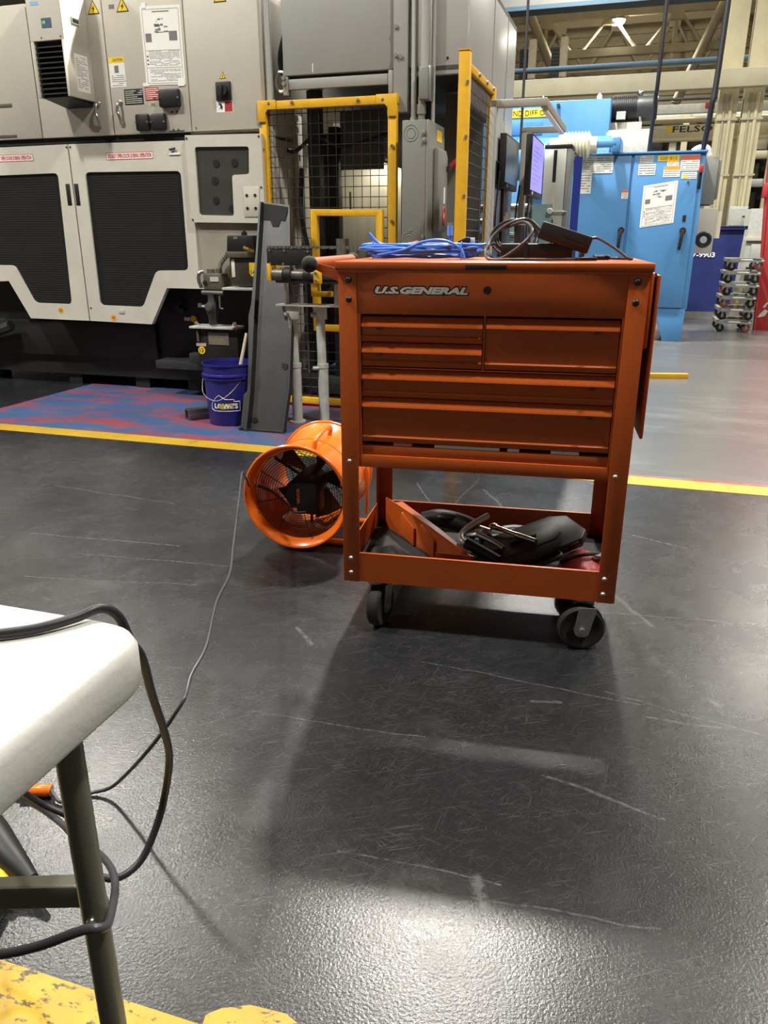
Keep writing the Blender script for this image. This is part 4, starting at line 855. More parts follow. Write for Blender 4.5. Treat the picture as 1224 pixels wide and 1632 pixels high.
bc = thing('control_cabinet', 'light blue two door control cabinet on tapered legs, right of monitors', 'cabinet', BL, (-.55, .3, 0))
part('carcass', B((-1.20, .02, .34), (.115, .62, 1.875)), BLUE, bc, .008)
dl = part('door', B((-1.19, 0, .36), (-.60, .02, 1.868)), BLUE, bc, .005, label='left blue cabinet door'); dr = part('door', B((-.575, 0, .36), (.062, .02, 1.868)), BLUE, bc, .005, label='right blue cabinet door')
part('top_lip', B((-1.21, -.02, 1.872), (.125, .63, 1.892)), BLUE, bc, .004)
for x0, x1 in ((-.18, .10), (-1.18, -.95)):
    part('leg', MB().prism([(x0 - .03, .36), (x1, .36), (x1 - .01, 0), (x0 + .08, 0)], .02, .10), BLUE, bc, .004); part('leg', MB().prism([(x0 - .03, .36), (x1, .36), (x1 - .01, 0), (x0 + .08, 0)], .52, .60), BLUE, bc, .004)
for d, x, z in ((dl, -.637, 1.14), (dr, -.023, 1.135)):
    h = part('handle', MB().cyl((x, -.02, z), (x, 0, z), .032, 16), BLACK, d); part('handle_lever', MB().prism([(x - .018, z + .01), (x + .018, z + .01), (x - .002, z - .19), (x - .034, z - .19)], -.045, -.02), BLACK, h, .004)
part('keyhole_plate', B((-.04, -.004, 1.225), (-.008, 0, 1.285)), BLACK, dr); part('screw', cyl_y(-.03, 1.60, -.006, 0, .012, 8), CHROME, dr)
ib = part('isolator', B((.065, -.03, 1.53), (.095, .0, 1.74)), BLACK, bc, .004); part('isolator_grip', B((.06, -.06, 1.68), (.10, -.02, 1.755)), REDP, ib, .006)
def label_on(parent, x0, x1, z0, z1, head=None, seed=1, base=PAPER, n=4):
    s_ = part('label', B((x0, -.002, z0), (x1, 0, z1)), base, parent)
    zt = z1
    if head: part('header', B((x0, -.003, z1 - (z1 - z0) * .28), (x1, -.002, z1)), head, s_); zt = z1 - (z1 - z0) * .3
    part('print', print_lines(MB(), x0 + .008, x1 - .008, z0 + .005, zt - .004, n, -.002, seed), INK, s_, kind='stuff'); return s_
label_on(dr, -.52, -.385, 1.785, 1.857, None, 3, PALE); label_on(dr, -.525, -.358, 1.673, 1.776, None, 4)
label_on(dr, -.25, -.137, 1.75, 1.803, OLAB, 5, n=2); label_on(dr, -.278, -.117, 1.65, 1.746, OLAB, 6, n=3); label_on(dr, -.12, .058, 1.705, 1.845, mat('head_red', (.7, .15, .05), .5), 7, n=5)
wl = label_on(dr, -.098, .047, 1.63, 1.693, None, 8, n=3); part('triangle', MB().prism([(-.09, 1.637), (-.035, 1.637), (-.063, 1.685)], -.0032, -.0025), YLAB, wl)
label_on(dl, -.67, -.567 - .035, 1.45, 1.534, mat('head_red', (.7, .15, .05), .5), 9, n=3)
yl = part('name_label', B((-.345, -.002, 1.80), (-.14, 0, 1.852)), YLAB, dr, label='yellow cabinet number label'); text('GSP 815', yl, mat('label_brown', (.35, .2, .02), .6), (-.243, -.003, 1.826), .165, .034, bold=.02)
sheet('notice_sheet', 'white instruction sheet with photos on the right blue cabinet door', BL, -.455, -.125, 1.165, 1.57, -.001, 21, .14)
m1 = thing('taped_pages', 'three overlapping white pages on the left blue cabinet door', 'paper', BL, (-.96, -.003, 1.5))
for x0, x1, z0, z1, d in ((-1.145, -.96, 1.70, 1.872, .001), (-1.142, -.985, 1.505, 1.71, .0016), (-.962, -.78, 1.70, 1.868, .0022)):
    pg = part('page', B((x0, -.001 - d, z0), (x1, -d, z1)), PAPER, m1); part('print', print_lines(MB(), x0 + .015, x1 - .015, z0 + .01, z1 - .015, 7, -.001 - d, int(z0 * 100), .3), INK, pg, kind='stuff')
# boxes on the cabinet's far side
sb = thing('side_enclosure', 'flat grey enclosure bolted beside the blue cabinet', 'electrical box', BL, (.19, .45, 1.4))
part('body', B((.12, .40, 1.40), (.27, .9, 1.865)), EGREY, sb, .006); part('flange', B((.265, .42, 1.45), (.30, .88, 1.83)), EGREY, sb, .01)
part('hose_gland', MB().tube(catmull([(.0, .45, 1.92), (.06, .45, 1.955), (.14, .45, 1.95), (.17, .45, 1.87)]), .03, 10), WHITEP, sb)
cu = thing('cooling_unit', 'beige grey cooling unit with round fan behind the blue cabinet edge', 'cooling unit', BL, (.22, .5, .9))
part('body', B((.10, .40, .905), (.315, .8, 1.36)), BEIGE, cu, .008)
part('fan_ring', MB().lathe([(.035, .392), (.075, .392), (.085, .40), (.085, .402)], (.216, 0, 1.046), 'y', 24), DKST, cu); part('fan_hub', cyl_y(.216, 1.046, .386, .40, .036, 16), PALE, cu)
for r in (.05, .064): part('guard_ring', MB().tube([(.216 + r * math.cos(a), .389, 1.046 + r * math.sin(a)) for a in [i * PI / 10 for i in range(20)]], .003, 5, True), BLACK, cu)
part('side_duct', MB().cyl((.345, .5, 1.33), (.345, .5, 1.06), .035, 10), BELLOW, cu)


# navy bin
nb = thing('scrap_bin', 'navy blue steel scrap bin with white stencilled number behind the dollies', 'bin', BL, (.6, 3.5, 0))
part('shell', MB().add([(.0, 3.0, .08), (.86, 3.0, .08), (.86, 4.4, .08), (.0, 4.4, .08), (-.05, 2.95, 1.20), (.90, 2.95, 1.20), (.90, 4.6, 1.20), (-.05, 4.6, 1.20)], [(0, 3, 2, 1), (0, 1, 5, 4), (1, 2, 6, 5), (2, 3, 7, 6), (3, 0, 4, 7)]), NAVY, nb)
part('rim', MB().box((-.08, 2.91, 1.17), (.93, 2.97, 1.215)).box((.88, 2.91, 1.17), (.93, 4.6, 1.215)).box((-.08, 2.91, 1.17), (-.03, 4.6, 1.215)), NAVY, nb, .004); part('skid', B((.0, 2.98, 0), (.86, 4.3, .08)), ZINC, nb)
text('267-9903', nb, WHITEP, (.37, 2.955, .845), .40, .07, bold=.03); text('U', nb, WHITEP, (.43, 2.955, 1.0), .08, .13)
solo('yellow_barrier', B((.2, 4.9, .0), (1.5, 5.0, .09)), YEL, 'low yellow kerb bar glimpsed under the navy bin', 'barrier', BL, (.2, 4.9, 0), .004)

# stack of dollies
def dolly(i, label):
    z = .0 + i * .140; dx = i * .018 * (1 if i % 2 else .6); x0, x1, y0, y1 = .535 + dx * .4, .925 + dx * .4, 1.15, 1.75
    t = thing('dolly', label, 'dolly', BL, ((x0 + x1) / 2, 1.45, z), 'stacked grey wheeled dollies')
    part('deck', MB().box((x0, y0, z + .10), (x1, y0 + .04, z + .138)).box((x0, y1 - .04, z + .10), (x1, y1, z + .138)).box((x0, y0, z + .10), (x0 + .04, y1, z + .138)).box((x1 - .04, y0, z + .10), (x1, y1, z + .138)), mat('dolly_grey', (.33, .33, .29), .5, .2, var=.3, vscale=15), t, .003)
    part('handle', MB().tube([(x0 + .12, y0 - .01, z + .118), (x0 + .13, y0 - .04, z + .125), (x1 - .14, y0 - .04, z + .125), (x1 - .13, y0 - .01, z + .118)], .007, 8), WHITEP, t)
    for k, (x, y) in enumerate(((x0 + .05, y0 + .06), (x1 - .05, y0 + .06), (x0 + .05, y1 - .06), (x1 - .05, y1 - .06))):
        wm = (mat('wheel_red', (.28, .06, .05), .5) if (i * 3 + k) % 5 == 1 else RUBBER)
        wh = part('wheel', MB().lathe([(.012, y - .018), (.042, y - .018), (.047, y - .01), (.047, y + .01), (.042, y + .018), (.012, y + .018)], (x, 0, z + .047), 'y', 18), wm, t)
        part('hub', cyl_y(x, z + .047, y - .024, y + .02, .016, 12), ZINC, wh); part('fork', B((x - .014, y - .026, z + .04), (x + .014, y - .02, z + .10)), ZINC, t)
    if i in (2, 3):
        for x in (x0 + .12, x0 + .22): part('white_block', B((x, y0 + .06, z + .045), (x + .06, y0 + .16, z + .095)), BELLOW, t)
for i in range(6): dolly(i, ('bottom dolly of the grey stack, on the floor', 'second dolly from the floor in the grey stack', 'third dolly from the floor in the grey stack', 'fourth dolly from the floor in the grey stack', 'fifth dolly from the floor in the grey stack', 'topmost dolly of the grey stack')[i])
rp_ = thing('red_post', 'red steel post at the right edge beside the dolly stack', 'post', BL, (1.2, 1.5, 0))
part('panel', MB().prism([(1.0, 0), (1.9, 0), (1.9, 2.3), (.86, 2.3), (.90, 1.55), (.97, .75)], 1.5, 1.6), REDP, rp_, .004); part('latch', B((.86, 1.44, 1.50), (.92, 1.5, 1.66)), REDP, rp_, .01); part('scuff', MB().prism([(1.02, .15), (1.10, .17), (1.13, .23), (1.09, .25), (1.05, .20)], 1.497, 1.5), PALE, rp_); part('scuff', MB().prism([(1.06, .27), (1.1, .33), (1.12, .33), (1.09, .27)], 1.497, 1.5), PALE, rp_)
part('edge_strip', MB().prism([(1.0, 0), (1.02, 0), (.885, 2.3), (.86, 2.3), (.90, 1.55), (.97, .75)], 1.48, 1.5), REDP, rp_)
# hanging hoses
for p_, r, lb in (([(-1.75, 0, 1.95), (-1.75, 0, 3.3), (-1.76, 0, 9)], .014, 'thin black drop cable hanging left of the blue machine'),
                  ([(-.44, .3, 1.9), (-.43, .2, 2.4), (-.42, .1, 3.2), (-.40, .1, 9)], .020, 'black drop hose hanging to the motor on the blue machine'),
                  ([(.10, .45, 1.93), (.12, .3, 2.3), (.15, .3, 3.2), (.22, .3, 9)], .028, 'thickest black drop hose hanging to the blue cabinet corner')):
    solo('drop_hose', MB().tube(catmull(p_), r, 8), CABLE, lb, 'hose', BL, p_[0])

# ================================================================ TOOL CART
cart = thing('tool_cart', 'orange steel tool cart with five drawers and open lower tray', 'tool cart', CT, (.37, .24, 0))
W_, D_ = .745, .48
def Lpost(x, y, sx, sy, name='corner_post'):
    a, t_ = .047, .004
    return MB().prism([(x, y), (x + sx * a, y), (x + sx * a, y + sy * t_), (x + sx * t_, y + sy * t_), (x + sx * t_, y + sy * a), (x, y + sy * a)], .144, .991, 'xy')
posts = [part('corner_post', Lpost(x, y, sx, sy), ORANGE, cart, .0012) for x, y, sx, sy in ((0, 0, 1, 1), (W_, 0, -1, 1), (0, D_, 1, -1), (W_, D_, -1, -1))]
def cbolt(p, x, z, m_, r=.008):
    part('bolt', MB().lathe([(0, -.006), (r * .6, -.0055), (r * .9, -.003), (r, 0)], (x, 0, z), 'y', 12), m_, p)
for z in (.968, .921): cbolt(posts[0], .0265, z, BLACK, .0085); cbolt(posts[1], .718, z + .002, BLACK, .0085)
for z in (.499, .216, .172): cbolt(posts[0], .022, z, ZINC, .007); cbolt(posts[1], .7135, z - .002, ZINC, .007)
FYc = .004
part('fascia', B((.047, FYc - .002, .886), (.698, .016, .991)), ORANGE, cart, .001)
part('cabinet_shell', MB().box((.004, .047, .486), (.010, .433, .990)).box((.735, .047, .486), (.741, .433, .990)).box((.047, .470, .486), (.698, .476, .990)).box((.01, .02, .486), (.735, .47, .492)), ORANGE, cart)
part('drawer_cavity', B((.012, .040, .494), (.733, .468, .985)), DARK, cart)  # solid near-black block in place of the shade behind the drawers
part('side_stile', B((.047, FYc - .002, .52), (.056, .03, .886)), ORANGE, cart); part('side_stile', B((.692, FYc - .002, .52), (.698, .03, .886)), ORANGE, cart)
part('divider', B((.3655, FYc + .004, .753), (.371, .03, .886)), ORANGE, cart)
part('sill', MB().box((.047, FYc + .004, .520), (.698, .05, .545)).box((.047, FYc + .004, .749), (.698, .04, .753)), ORANGE, cart, .001)
part('skirt', B((.047, FYc - .002, .485), (.698, .012, .519)), ORANGE, cart, .001)
def drawer(x0, x1, z0, z1):
    y = FYc + .006
    d = part('drawer', MB().prism([(y + .02, z0), (y - .003, z0), (y - .005, z0 + .003), (y - .005, z0 + .013), (y - .001, z0 + .017), (y - .001, z1 - .026), (y + .02, z1 - .026)], x0, x1, 'yz'), ORANGE, cart)
    part('pull_rail', MB().prism([(y + .02, z1), (y + .004, z1), (y - .008, z1 - .018), (y - .009, z1 - .024), (y - .006, z1 - .027), (y - .003, z1 - .022), (y + .02, z1 - .022)], x0, x1, 'yz'), ORANGE, d)
    part('thumb_latch', B((x0 + .04, y - .012, z1 - .031), (x0 + .052, y - .002, z1 - .026)) if x1 - x0 < .4 and x0 < .2 else B((x1 - .06, y - .012, z1 - .031), (x1 - .046, y - .002, z1 - .026)), BLACK, d)
    return d
drawer(.058, .364, .818, .879); drawer(.058, .364, .756, .8145); drawer(.3725, .690, .756, .880); drawer(.058, .690, .677, .7465); drawer(.058, .690, .556, .6735)
pz = thing('paper_slips', 'white paper slips sticking out under the lowest cart drawer', 'paper', CT, (.35, .01, .545))
for x0, x1, m_ in ((.14, .19, mat('pink_slip', (.7, .25, .3), .6)), (.25, .42, PAPER), (.44, .47, PAPER), (.55, .62, PAPER)): part('slip', B((x0, .010, .5455), (x1, .038, .5535)), m_, pz)
lid = part('lid', MB().box((-.008, -.006, .992), (.753, .486, 1.012)), ORANGE, cart, .004); part('lid_latch', B((.317, -.010, .995), (.416, -.006, 1.006)), BLACK, lid, .002)
part('lid_rim', MB().box((-.004, -.004, .986), (.749, .002, .992)), ORANGE, lid)
# maker badge
bx = .2095; V, Fs = textmb('U.S.GENERAL', .232, .0175, shear=.28, bold=.055)
part('badge_backing', MB().add([(bx + u * 1.0, FYc - .0032, .9445 + v * 1.0) for u, v in textmb('U.S.GENERAL', .240, .0235, shear=.28, bold=.13)[0]], textmb('U.S.GENERAL', .240, .0235, shear=.28, bold=.13)[1]), BLACK, cart, smooth=False)
part('badge_letters', MB().add([(bx + u, FYc - .0045, .9445 + v) for u, v in V], Fs), mat('badge_silver', (.72, .71, .66), .25, .7), cart, smooth=False)
lkk = part('lock', cyl_y(.372, .947, -.006, FYc, .0095, 20), BLACK, cart); part('key_slot', B((.3712, -.0066, .942), (.3728, -.006, .952)), DKM, lkk)
# push handle on the left
hd_ = part('push_handle', MB().tube([(-.078, .03, 1.004), (-.078, .45, 1.004)], .0155, 18), ORANGE, cart)
for y in (.015, .465): part('end_cap', MB().ball((-.078, y, 1.004), .0205, 16, (1, 1.1, 1)), RUBBER, hd_)
for y in (.045, .425): part('handle_bracket', MB().prism([(0, .99), (-.085, 1.010), (-.085, .996), (-.06, .984), (0, .955)], y, y + .004), ORANGE, hd_)
# folded side shelf on the right
sp = part('side_shelf', B((.747, .02, .815), (.757, .45, .988)), ORANGE, cart, .004)
part('shelf_leaf', B((.764, .03, .590), (.773, .44, .985)), ORANGE, sp, .004); part('shelf_hinge', MB().cyl((.760, .04, .984), (.760, .44, .984), .005, 8), ORANGE, sp); part('wood_strip', B((.758, .12, .84), (.763, .20, .93)), BEIGE2, sp)
part('shelf_brace', B((.746, .05, .48), (.751, .08, .75)), ORANGE, sp, .001)
# lower tray
ty = part('lower_tray', MB().box((.047, .001, .146), (.698, .0035, .232)).box((.004, .476, .146), (.741, .479, .232)).box((.002, .003, .146), (.005, .477, .232)).box((.740, .003, .146), (.743, .477, .232)).box((.005, .003, .146), (.740, .477, .152)), ORANGE, cart)
part('tray_mat', B((.006, .005, .152), (.739, .475, .155)), RUBBER, ty)
part('tray_lip', MB().box((.047, .001, .230), (.698, .010, .2325)).box((.047, .47, .230), (.698, .479, .2325)), ORANGE, ty)
def caster(px, py, cx, cy, ang):
    z = .0635; R_ = Matrix.Translation((cx, cy, 0)) @ Matrix.Rotation(ang, 4, 'Z')
    c_ = part('caster', MB().box((px - .035, py - .03, .138), (px + .035, py + .03, .145)).cyl((px, py, .128), (px, py, .138), .028, 16), ZINC, cart)
    m = MB().lathe([(.02, -.016), (.046, -.016), (.049, -.018), (.058, -.018), (.0635, -.012), (.0635, .012), (.058, .018), (.049, .018), (.046, .016), (.02, .016)], (0, 0, z), 'y', 36); m.v = [R_ @ p for p in m.v]; part('wheel', m, RUBBER, c_)
    m = MB().lathe([(.0, -.019), (.02, -.019), (.024, -.016), (.024, .016), (.02, .019), (0, .019)], (0, 0, z), 'y', 20); m.v = [R_ @ p for p in m.v]; part('hub', m, DKST, c_)
    dx, dy = px - cx, py - cy; lx = dx * math.cos(ang) + dy * math.sin(ang)
    for s in (-1, 1):
        y0 = s * .024
        poly = [(-.021, z), (-.018, z - .013), (-.009, z - .020), (.009, z - .020), (.018, z - .013), (.021, z), (lx + .024, .130), (lx - .024, .130)]
        m = MB().prism(poly, y0 - .0015, y0 + .0015); m.v = [R_ @ p for p in m.v]; part('fork_plate', m, ZINC, c_)
    m = MB().cyl((0, -.033, z), (0, .033, z), .0075, 10); m.v = [R_ @ p for p in m.v]; part('axle_bolt', m, ZINC, c_)
    return c_
caster(.672, .05, .665, .012, .12); caster(.085, .05, .098, .035, 1.35); caster(.07, .43, .09, .43, 1.2); caster(.672, .43, .66, .42, .5)

# things in the lower tray
dv = thing('metal_divider', 'folded orange metal panel standing slantwise in the cart tray', 'panel', CT, (.19, .2, .155))
a, b = Vector((.035, .425, 0)), Vector((.355, .035, 0)); d = (b - a); ln = d.length; d.normalize(); nn = Vector((-d.y, d.x, 0))
R_ = Matrix.Translation(a) @ Matrix(((d.x, nn.x, 0, 0), (d.y, nn.y, 0, 0), (0, 0, 1, 0), (0, 0, 0, 1)))
def tr(m, R_=R_): m.v = [R_ @ p for p in m.v]; return m
part('web', tr(MB().prism([(0, .156), (ln, .156), (ln, .215), (.30, .248), (.06, .258), (0, .258)], 0, .003)), ORANGE, dv)
part('top_flange', tr(MB().add([(.06, 0, .258), (.30, 0, .248), (ln, 0, .235), (.06, .03, .256), (.30, .022, .246), (ln, .012, .232), (.06, 0, .255), (.30, 0, .245), (ln, 0, .215), (.06, .03, .253), (.30, .022, .243), (ln, .012, .229)], [(0, 1, 4, 3), (1, 2, 5, 4), (6, 9, 10, 7), (7, 10, 11, 8), (0, 6, 7, 1), (1, 7, 8, 2), (3, 4, 10, 9), (4, 5, 11, 10), (0, 3, 9, 6), (2, 8, 11, 5)])), ORANGE, dv)
part('front_tab', tr(MB().add([(ln, 0, .156), (ln - .09, -.06, .156), (ln - .09, -.06, .225), (ln, 0, .235), (ln, .003, .156), (ln - .09, -.057, .156), (ln - .09, -.057, .225), (ln, .003, .235)], [(0, 1, 2, 3), (7, 6, 5, 4), (0, 4, 5, 1), (1, 5, 6, 2), (2, 6, 7, 3), (3, 7, 4, 0)])), ORANGE, dv)
for s in (.10, .22): part('gusset', tr(MB().prism([(s, .17), (s + .10, .156), (s + .10, .215), (s + .02, .245)], -.008, 0)), ORANGE, dv, .002)
sh_ = thing('shop_rag', 'crumpled black rag with white bits in the tray corner', 'rag', CT, (.12, .15, .156))
m = MB(); n = 14
for j in range(n + 1):
    for i in range(n + 1):
        u, v = i / n, j / n; x = .02 + u * (.05 + .17 * (1 - v)); y = .02 + v * .33
        m.v.append(Vector((x, y, .1575 + .03 * max(0, noise.noise((x * 28, y * 28, 1.3)) + .45) * math.sin(PI * min(1, max(0, u))) * math.sin(PI * v))))
m.f = [(j * (n + 1) + i, j * (n + 1) + i + 1, (j + 1) * (n + 1) + i + 1, (j + 1) * (n + 1) + i) for j in range(n) for i in range(n)]
part('cloth', m, RUBBER, sh_); 
for x, y in ((.10, .06), (.17, .05), (.06, .045)): part('white_scrap', MB().ball((x, y, .195), .012, 8, (1.3, .8, .5)), PAPER, sh_)
# black tool case lying tilted
kc = thing('tool_case', 'flat black plastic tool case lying tilted at the right of the cart tray', 'tool case', CT, (.55, .15, .16))
R2 = Matrix.Translation((.425, .018, .176)) @ Matrix.Rotation(.56, 4, 'Z') @ Matrix.Rotation(-.235, 4, 'Y') @ Matrix.Rotation(.10, 4, 'X')
GP = mat('case_black', (.022, .023, .022), .42, var=.25, vscale=12)
part('shell', tr(MB().prism([(0, 0), (.02, -.01), (.28, -.01), (.315, .02), (.315, .12), (.27, .15), (.06, .16), (0, .10)], 0, .032, 'xy'), R2), GP, kc, .006)
part('recess_panel', tr(MB().prism([(.05, .03), (.22, .03), (.25, .05), (.25, .11), (.08, .12)], .032, .0335, 'xy'), R2), GP, kc, .001)
part('carry_handle', tr(MB().tube(catmull([(.10, -.012, .016), (.11, -.03, .016), (.19, -.03, .016), (.20, -.012, .016)]), .007, 8), R2), GP, kc)
for x in (.05, .25): part('latch', tr(MB().box((x - .015, -.014, .008), (x + .015, -.008, .026)), R2), BLACK, kc, .002)
part('nozzle', tr(MB().prism([(.10, .08), (.18, .07), (.19, .085), (.11, .10)], .0335, .04, 'xy'), R2), BLACK, kc, .002)
rb = thing('red_pouch', 'red tool pouch with black strap under the tool case', 'pouch', CT, (.65, .1, .156))
m = MB(); n = 12
for j in range(n + 1):
    for i in range(n + 1):
        u, v = i / n, j / n
        m.v.append(Vector((.595 + .135 * u, .05 + .15 * v, .158 + .08 * (math.sin(PI * u) * math.sin(PI * v)) ** .35 + .006 * noise.noise((u * 6, v * 6, 2)))))
m.f = [(j * (n + 1) + i, j * (n + 1) + i + 1, (j + 1) * (n + 1) + i + 1, (j + 1) * (n + 1) + i) for j in range(n) for i in range(n)]
part('bag', m, REDP, rb); part('strap', MB().tube(catmull([(.60, .09, .215), (.64, .08, .241), (.69, .10, .244), (.725, .14, .22)]), .006, 8), BLACK, rb); part('buckle', B((.69, .09, .236), (.715, .115, .243)), ZINC, rb, .002)
cl = thing('locking_clamp', 'silver jawed locking clamp with black grips in the cart tray', 'clamp', CT, (.38, .12, .17))
part('jaw', MB().tube(catmull([(.385, .24, .285), (.37, .225, .280), (.335, .185, .266), (.318, .15, .256), (.322, .115, .248), (.350, .10, .244)]), .009, 10), mat('forged_steel', (.62, .62, .60), .35, .4), cl); part('jaw_plate', MB().prism([(.33, .13), (.36, .14), (.375, .20), (.355, .19), (.33, .155)], .252, .258, 'xy'), STEEL, cl, .001)
part('grip', MB().tube(catmull([(.335, .105, .246), (.38, .085, .232), (.43, .065, .215)]), .016, 10), BLACK, cl); part('lever', MB().tube(catmull([(.36, .15, .258), (.41, .13, .245), (.44, .11, .235)]), .008, 8), STEEL, cl)
dg = thing('heat_gun', 'black handheld power tool behind the orange panel in the tray', 'power tool', CT, (.27, .3, .17))
part('body', MB().tube(catmull([(.18, .33, .22), (.23, .32, .235), (.30, .29, .235), (.35, .265, .225)]), .030, 14), BLACK, dg); part('grip', MB().tube(catmull([(.29, .30, .225), (.31, .34, .205), (.33, .39, .19)]), .021, 12), BLACK, dg); part('grip_panel', MB().ball((.26, .29, .255), .025, 12, (1.6, .8, .5)), DKST, dg); part('nose', MB().cyl((.35, .265, .225), (.39, .25, .22), .02, 12), STEEL, dg)
rt_ = thing('ratchet', 'chrome ratchet wrench lying across the tools in the tray', 'wrench', CT, (.45, .18, .22))
part('head', MB().ball((.405, .215, .262), .015, 12, (1, 1, .6)), CHROME, rt_); part('shaft', MB().cyl((.41, .21, .262), (.47, .17, .258), .0065, 10), CHROME, rt_); part('grip', MB().cyl((.47, .17, .258), (.53, .135, .254), .008, 10), STEEL, rt_)
for k, (x, y, z, a, l, r, lb) in enumerate(((.44, .28, .19, .3, .16, .022, 'black cylindrical tool lying behind the ratchet'), (.40, .33, .185, -.3, .2, .018, 'thin black tool handle at the back of the tray'), (.50, .36, .19, .15, .14, .025, 'dark grey drill body at the back of the tray'))):
    dx, dy = math.cos(a) * l / 2, math.sin(a) * l / 2
    t = thing('hand_tool', lb, 'tool', CT, (x, y, z - r)); part('grip', MB().tube([(x - dx, y - dy, z), (x - dx * .6, y - dy * .6, z + .004), (x + dx * .2, y + dy * .2, z), (x + dx * .4, y + dy * .4, z)], r, 12), (BLACK, RUBBER, DKST)[k], t); part('shank', MB().cyl((x + dx * .4, y + dy * .4, z), (x + dx, y + dy, z), r * .45, 10), STEEL, t)
gl = solo('work_gloves', MB().ball((.53, .30, .205), .05, 14, (1.5, .7, .5)).ball((.60, .32, .20), .035, 12, (1.3, .6, .5)).ball((.47, .32, .205), .022, 10, (1.6, .7, .7)).ball((.50, .345, .205), .02, 10, (1.6, .7, .7)), DKST, 'bunched dark grey glove behind the tool case', 'glove', CT, (.53, .3, .18))

# things on the lid
bc_ = thing('network_cable', 'coil of bright blue network cable on the cart lid', 'cable', CT, (.165, .25, 1.012))
pts = []; rr = random.Random(4)
for k in range(8):
    for i in range(14):
        a = 2 * PI * i / 14; ex = .135 + rr.uniform(-.012, .012) + .004 * k; ey = .07 + rr.uniform(-.012, .012)
        pts.append((.165 + .01 * math.sin(k * 2.1) + ex * math.cos(a), .27 + ey * math.sin(a) + .006 * math.sin(k), 1.0160 + .0044 * k + rr.uniform(0, .004)))
part('coil', MB().tube(catmull(pts, 3), .0036, 7), BLUEC, bc_)
part('arching_loop', MB().tube(catmull([(.06, .19, 1.022), (.13, .19, 1.036), (.18, .20, 1.056), (.235, .20, 1.060), (.28, .19, 1.042), (.295, .18, 1.0165)]), .0036, 8), BLUEC, bc_)
part('cable_end', MB().tube(catmull([(.075, .24, 1.042), (.045, .25, 1.056), (.022, .255, 1.078)]), .0046, 8), BLUEC, bc_)
part('cable_end', MB().tube(catmull([(.24, .27, 1.04), (.246, .27, 1.06), (.244, .27, 1.08)]), .0038, 8), BLUEC, bc_); part('plug_boot', MB().cyl((.244, .27, 1.072), (.244, .27, 1.098), .0075, 10), mat('boot_blue', (.16, .36, .85), .4), bc_); part('plug_tip', B((.238, .264, 1.098), (.250, .276, 1.105)), GLASS, bc_)
for x, y in ((.285, .19), (.03, .27)): part('tie', MB().tube([(x, y + .012 * math.cos(a), 1.035 + .021 * math.sin(a)) for a in [i * PI / 6 for i in range(12)]], .0016, 6, True), BLUEC, bc_)
pb = thing('plastic_bag', 'crumpled clear pinkish plastic bag behind the blue cable', 'bag', CT, (.14, .38, 1.012))
m = MB(); n = 18
for j in range(n + 1):
    for i in range(n + 1):
        u, v = i / n, j / n; e = (math.sin(PI * u) * math.sin(PI * v)) ** .5
        m.v.append(Vector((.075 + .15 * u, .36 + .08 * v, 1.0135 + e * (.058 * (1 - u * .55) + .012 * noise.noise((u * 7, v * 7, 4))))))
m.f = [(j * (n + 1) + i, j * (n + 1) + i + 1, (j + 1) * (n + 1) + i + 1, (j + 1) * (n + 1) + i) for j in range(n) for i in range(n)]
part('film', m, GLASS, pb); part('seal_edge', MB().tube(catmull([(.075, .36, 1.015), (.08, .36, 1.04), (.10, .37, 1.045)]), .0015, 6), mat('pink_seal', (.7, .35, .4), .4), pb)
uc = thing('usb_plug', 'black plug with pale connector tip behind the blue cable', 'plug', CT, (.29, .3, 1.03))
part('boot', MB().prism([(.262, 1.046), (.296, 1.050), (.298, 1.067), (.288, 1.069), (.263, 1.058)], .29, .302), BLACK, uc, .003); part('tip', B((.297, .292, 1.053), (.309, .300, 1.067)), WHITEP, uc, .001); part('cord', MB().tube(catmull([(.264, .296, 1.052), (.245, .30, 1.04), (.22, .32, 1.018), (.17, .34, 1.016)]), .003, 7), CABLE, uc)
# power bricks and their leads
p1 = thing('power_brick', 'flat black power brick lying on the cart lid among cables', 'power adapter', CT, (.46, .25, 1.012))
R3 = Matrix.Translation((.385, .22, 1.0125)) @ Matrix.Rotation(-.05, 4, 'Z')
part('case', tr(MB().box((0, 0, 0), (.185, .095, .040)), R3), BLACK, p1, .005); part('strap', tr(MB().box((.06, -.002, -.0003), (.070, .097, .042)), R3), RUBBER, p1); part('lead', MB().tube(catmull([(.388, .26, 1.035), (.365, .22, 1.052), (.352, .17, 1.04), (.36, .14, 1.016), (.42, .12, 1.0152), (.50, .13, 1.0152), (.55, .16, 1.0152), (.60, .17, 1.0152)]), .0035, 7), CABLE, p1)
p2 = thing('power_brick', 'larger black power brick tilted on top of the flat one', 'power adapter', CT, (.53, .26, 1.03))
R4 = Matrix.Translation((.480, .225, 1.034)) @ Matrix.Rotation(.33, 4, 'Y') @ Matrix.Rotation(-.15, 4, 'Z')
part('case', tr(MB().box((0, 0, 0), (.135, .085, .044)), Matrix.Translation((.478, .205, 1.066)) @ Matrix.Rotation(.30, 4, 'Y')), BLACK, p2, .005)
part('vent_slots', tr(MB().box((.06, -.0006, .014), (.12, 0, .018)).box((.06, -.0006, .024), (.12, 0, .028)), Matrix.Translation((.478, .205, 1.066)) @ Matrix.Rotation(.30, 4, 'Y')), RUBBER, p2)
part('lead', MB().tube(catmull([(.486, .25, 1.085), (.45, .25, 1.112), (.40, .24, 1.10), (.36, .22, 1.065), (.355, .19, 1.03), (.39, .17, 1.0165), (.45, .16, 1.058), (.465, .18, 1.085), (.44, .22, 1.105), (.39, .25, 1.09)]), .0042, 8), CABLEG, p2)
